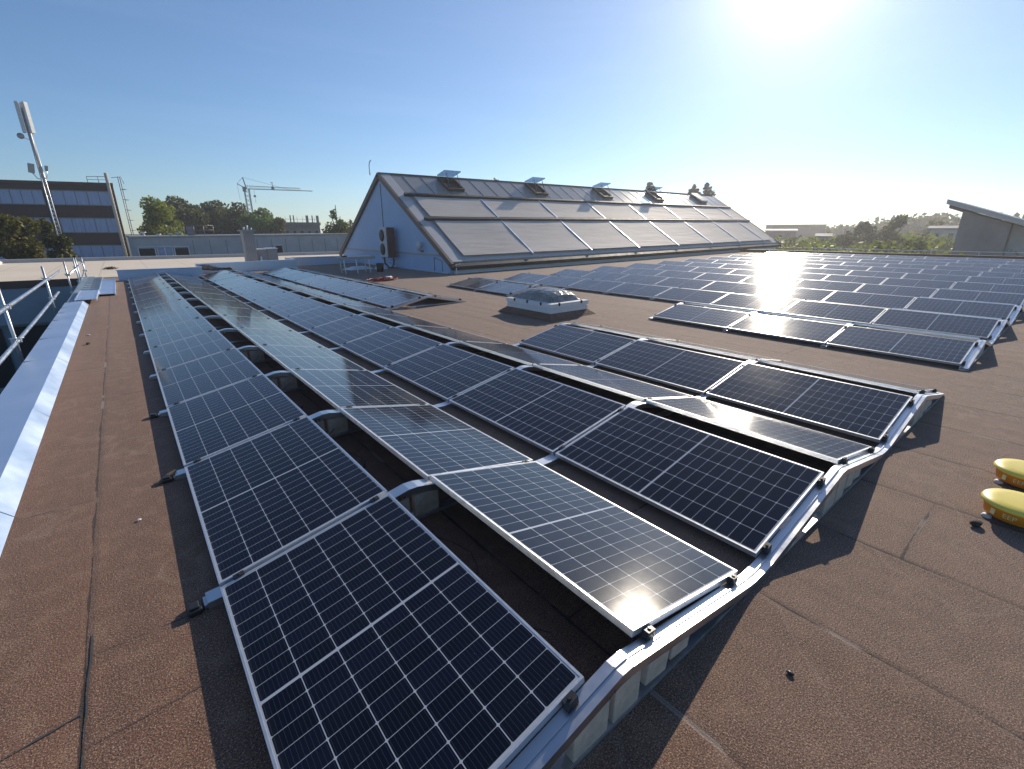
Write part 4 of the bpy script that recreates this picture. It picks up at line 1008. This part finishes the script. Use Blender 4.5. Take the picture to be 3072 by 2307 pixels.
# dark roof edge beyond the array
m = MB(); m.box(40.8, 41.1, -14, 29.8, rise(41)-.3, rise(41)+.16); m.box(40.75, 41.15, -14, 29.8, rise(41)+.162, rise(41)+.2)
tag(m.build('parapet_wall', 'fascia'), 'dark low roof edge beyond the far side of the large array', 'parapet')
m = MB(); m.box(-1.1, 41.05, -13.9, 33.1, -4.59, -.35); tag(m.build('building_wall', 'greywall'), 'outer wall below the brown felt roof', 'building')
o = thing('pipe_railing', 'thin two-rail fence in the dark strip beyond the array', 'railing', (47, 8, GZ))
m = MB()
for i in range(14): m.tube([(0, -14+i*2.6, 0), (0, -14+i*2.6, 5.35)], .03, 5)
m.build('posts', 'galv', o)
for z in (4.9, 5.3):
    m = MB(); m.tube([(0, -14, z), (0, 20, z)], .035, 6); m.build('rail', 'galv', o)

# ------------------------------------------------------------------ tower crane and concrete building site
cb = at(745, 600, 150); o = thing('tower_crane', 'thin grey tower crane standing behind the tree line', 'crane', (cb[0], cb[1], GZ))
e = at(938, 573, 150); jd = Vector((e[0]-cb[0], e[1]-cb[1], 0)).normalized(); H = 17.6
m = MB()
for sx in (-.55, .55):
    for sy in (-.55, .55): m.bar((sx, sy, 0), (sx, sy, H), .14)
for i in range(16):
    z = i*1.1
    for a, b in (((-.55, -.55), (.55, -.55)), ((.55, .55), (-.55, .55)), ((-.55, .55), (-.55, -.55)), ((.55, -.55), (.55, .55))):
        m.bar((a[0], a[1], z), (b[0], b[1], z+1.1), .08)
m.build('mast', 'steel', o)
m = MB(); a = Vector((0, 0, H)); b = a+jd*16.2
for off in (Vector((-jd.y, jd.x, 0))*.45, Vector((jd.y, -jd.x, 0))*.45): m.bar(a+off, b+off, .12)
m.bar(a+Vector((0, 0, .75)), a+jd*13+Vector((0, 0, .6)), .12)
for i in range(22):
    p = a+jd*(i*.6); q = a+jd*(i*.6+.3)+Vector((0, 0, .7)); m.bar(p, q, .06); m.bar(q, a+jd*(i*.6+.6), .06)
m.build('jib', 'steel', o)
m = MB(); c = a-jd*2.0+Vector((0, 0, 1.2)); t = a-jd*.5+Vector((0, 0, 2.8))
m.bar(a, c, .2); m.bar(a, t, .22); m.bar(t, c, .06); m.bar(t, a+jd*11, .05); m.bar(c, c+Vector((.1, 0, -4)), .05); m.box(-.9, -.2, -.4, .4, H-.7, H+.5)
m.build('counter_jib', 'steel', o)
m = MB(); p = a+jd*6.3; m.bar(p, p+Vector((0, 0, 1.8)), .12); m.bar(p+Vector((0, 0, 1.75))-jd*.4, p+Vector((0, 0, 1.75))+jd*.2, .15); m.box(p.x-.3, p.x+.3, p.y-.3, p.y+.3, H+.1, H+.8); m.build('trolley', 'steel', o)
m = MB(); p = a+jd*1.7; m.bar(p, p-Vector((0, 0, 3.6)), .05); m.box(p.x-.25, p.x+.25, p.y-.2, p.y+.2, H-2, H-1.5); m.build('hook_block', 'steel', o)
p = at(895, 666, 110); u = Vector((.96, -.28, 0))
o = thing('concrete_shell', 'unfinished grey concrete building with upright columns beyond the tree line', 'building', (27.07, 105.74, GZ), math.atan2(-1.87, 6.51))
m = MB(); m.box(-1, 6.8, 0, 7, 0, 7.2); m.build('lower_wall', 'concwall', o)
m = MB(); m.box(-1.3, 7, -.3, 7.3, 8.1, 8.6); m.box(-1, 6.8, .3, 6.5, 7.202, 8.098); m.build('slab', 'concwall', o)
for x, w in ((1.35, .22), (1.95, .22), (4.5, .5), (5.5, .22), (6.5, .5)):
    m = MB(); m.box(x-w/2, x+w/2, .2, .2+w, 8.602, 9.95); m.build('column', 'concwall', o)
m = MB()
for x in (-.8, .4, 2.6, 3.6, 5.9): m.tube([(x, 0, 8.6), (x, 0, 9.7)], .03, 5)
m.tube([(-.8, 0, 9.2), (6.8, 0, 9.2)], .03, 5); m.build('railing', 'steel', o)
for x in (.2, 1.6, 3.0, 4.4, 5.8):
    m = MB(); m.box(x, x+.5, -.04, -.002, 6.1, 6.9); m.build('opening', 'dark', o)
# faint cirrus is left to the sky; keep bounces moderate for speed
scene.cycles.max_bounces = 6; scene.cycles.glossy_bounces = 4; scene.cycles.transmission_bounces = 4

# ------------------------------------------------------------------ sunlit haze
m = MB(); m.box(-130, 330, -60, 330, -6, 17)
hm = bpy.data.materials.new('haze_air'); hm.use_nodes = True; ht = hm.node_tree; ht.nodes.clear()
ho = ht.nodes.new('ShaderNodeOutputMaterial'); hv = ht.nodes.new('ShaderNodeVolumePrincipled')
hv.inputs['Color'].default_value = (.93, .95, 1, 1); hv.inputs['Density'].default_value = .001; hv.inputs['Anisotropy'].default_value = .55
ht.links.new(hv.outputs[0], ho.inputs['Volume'])
MAT['haze'] = hm
tag(m.build('haze', 'haze'), 'thin sunlit haze over the roofs', 'haze', None, 'stuff')
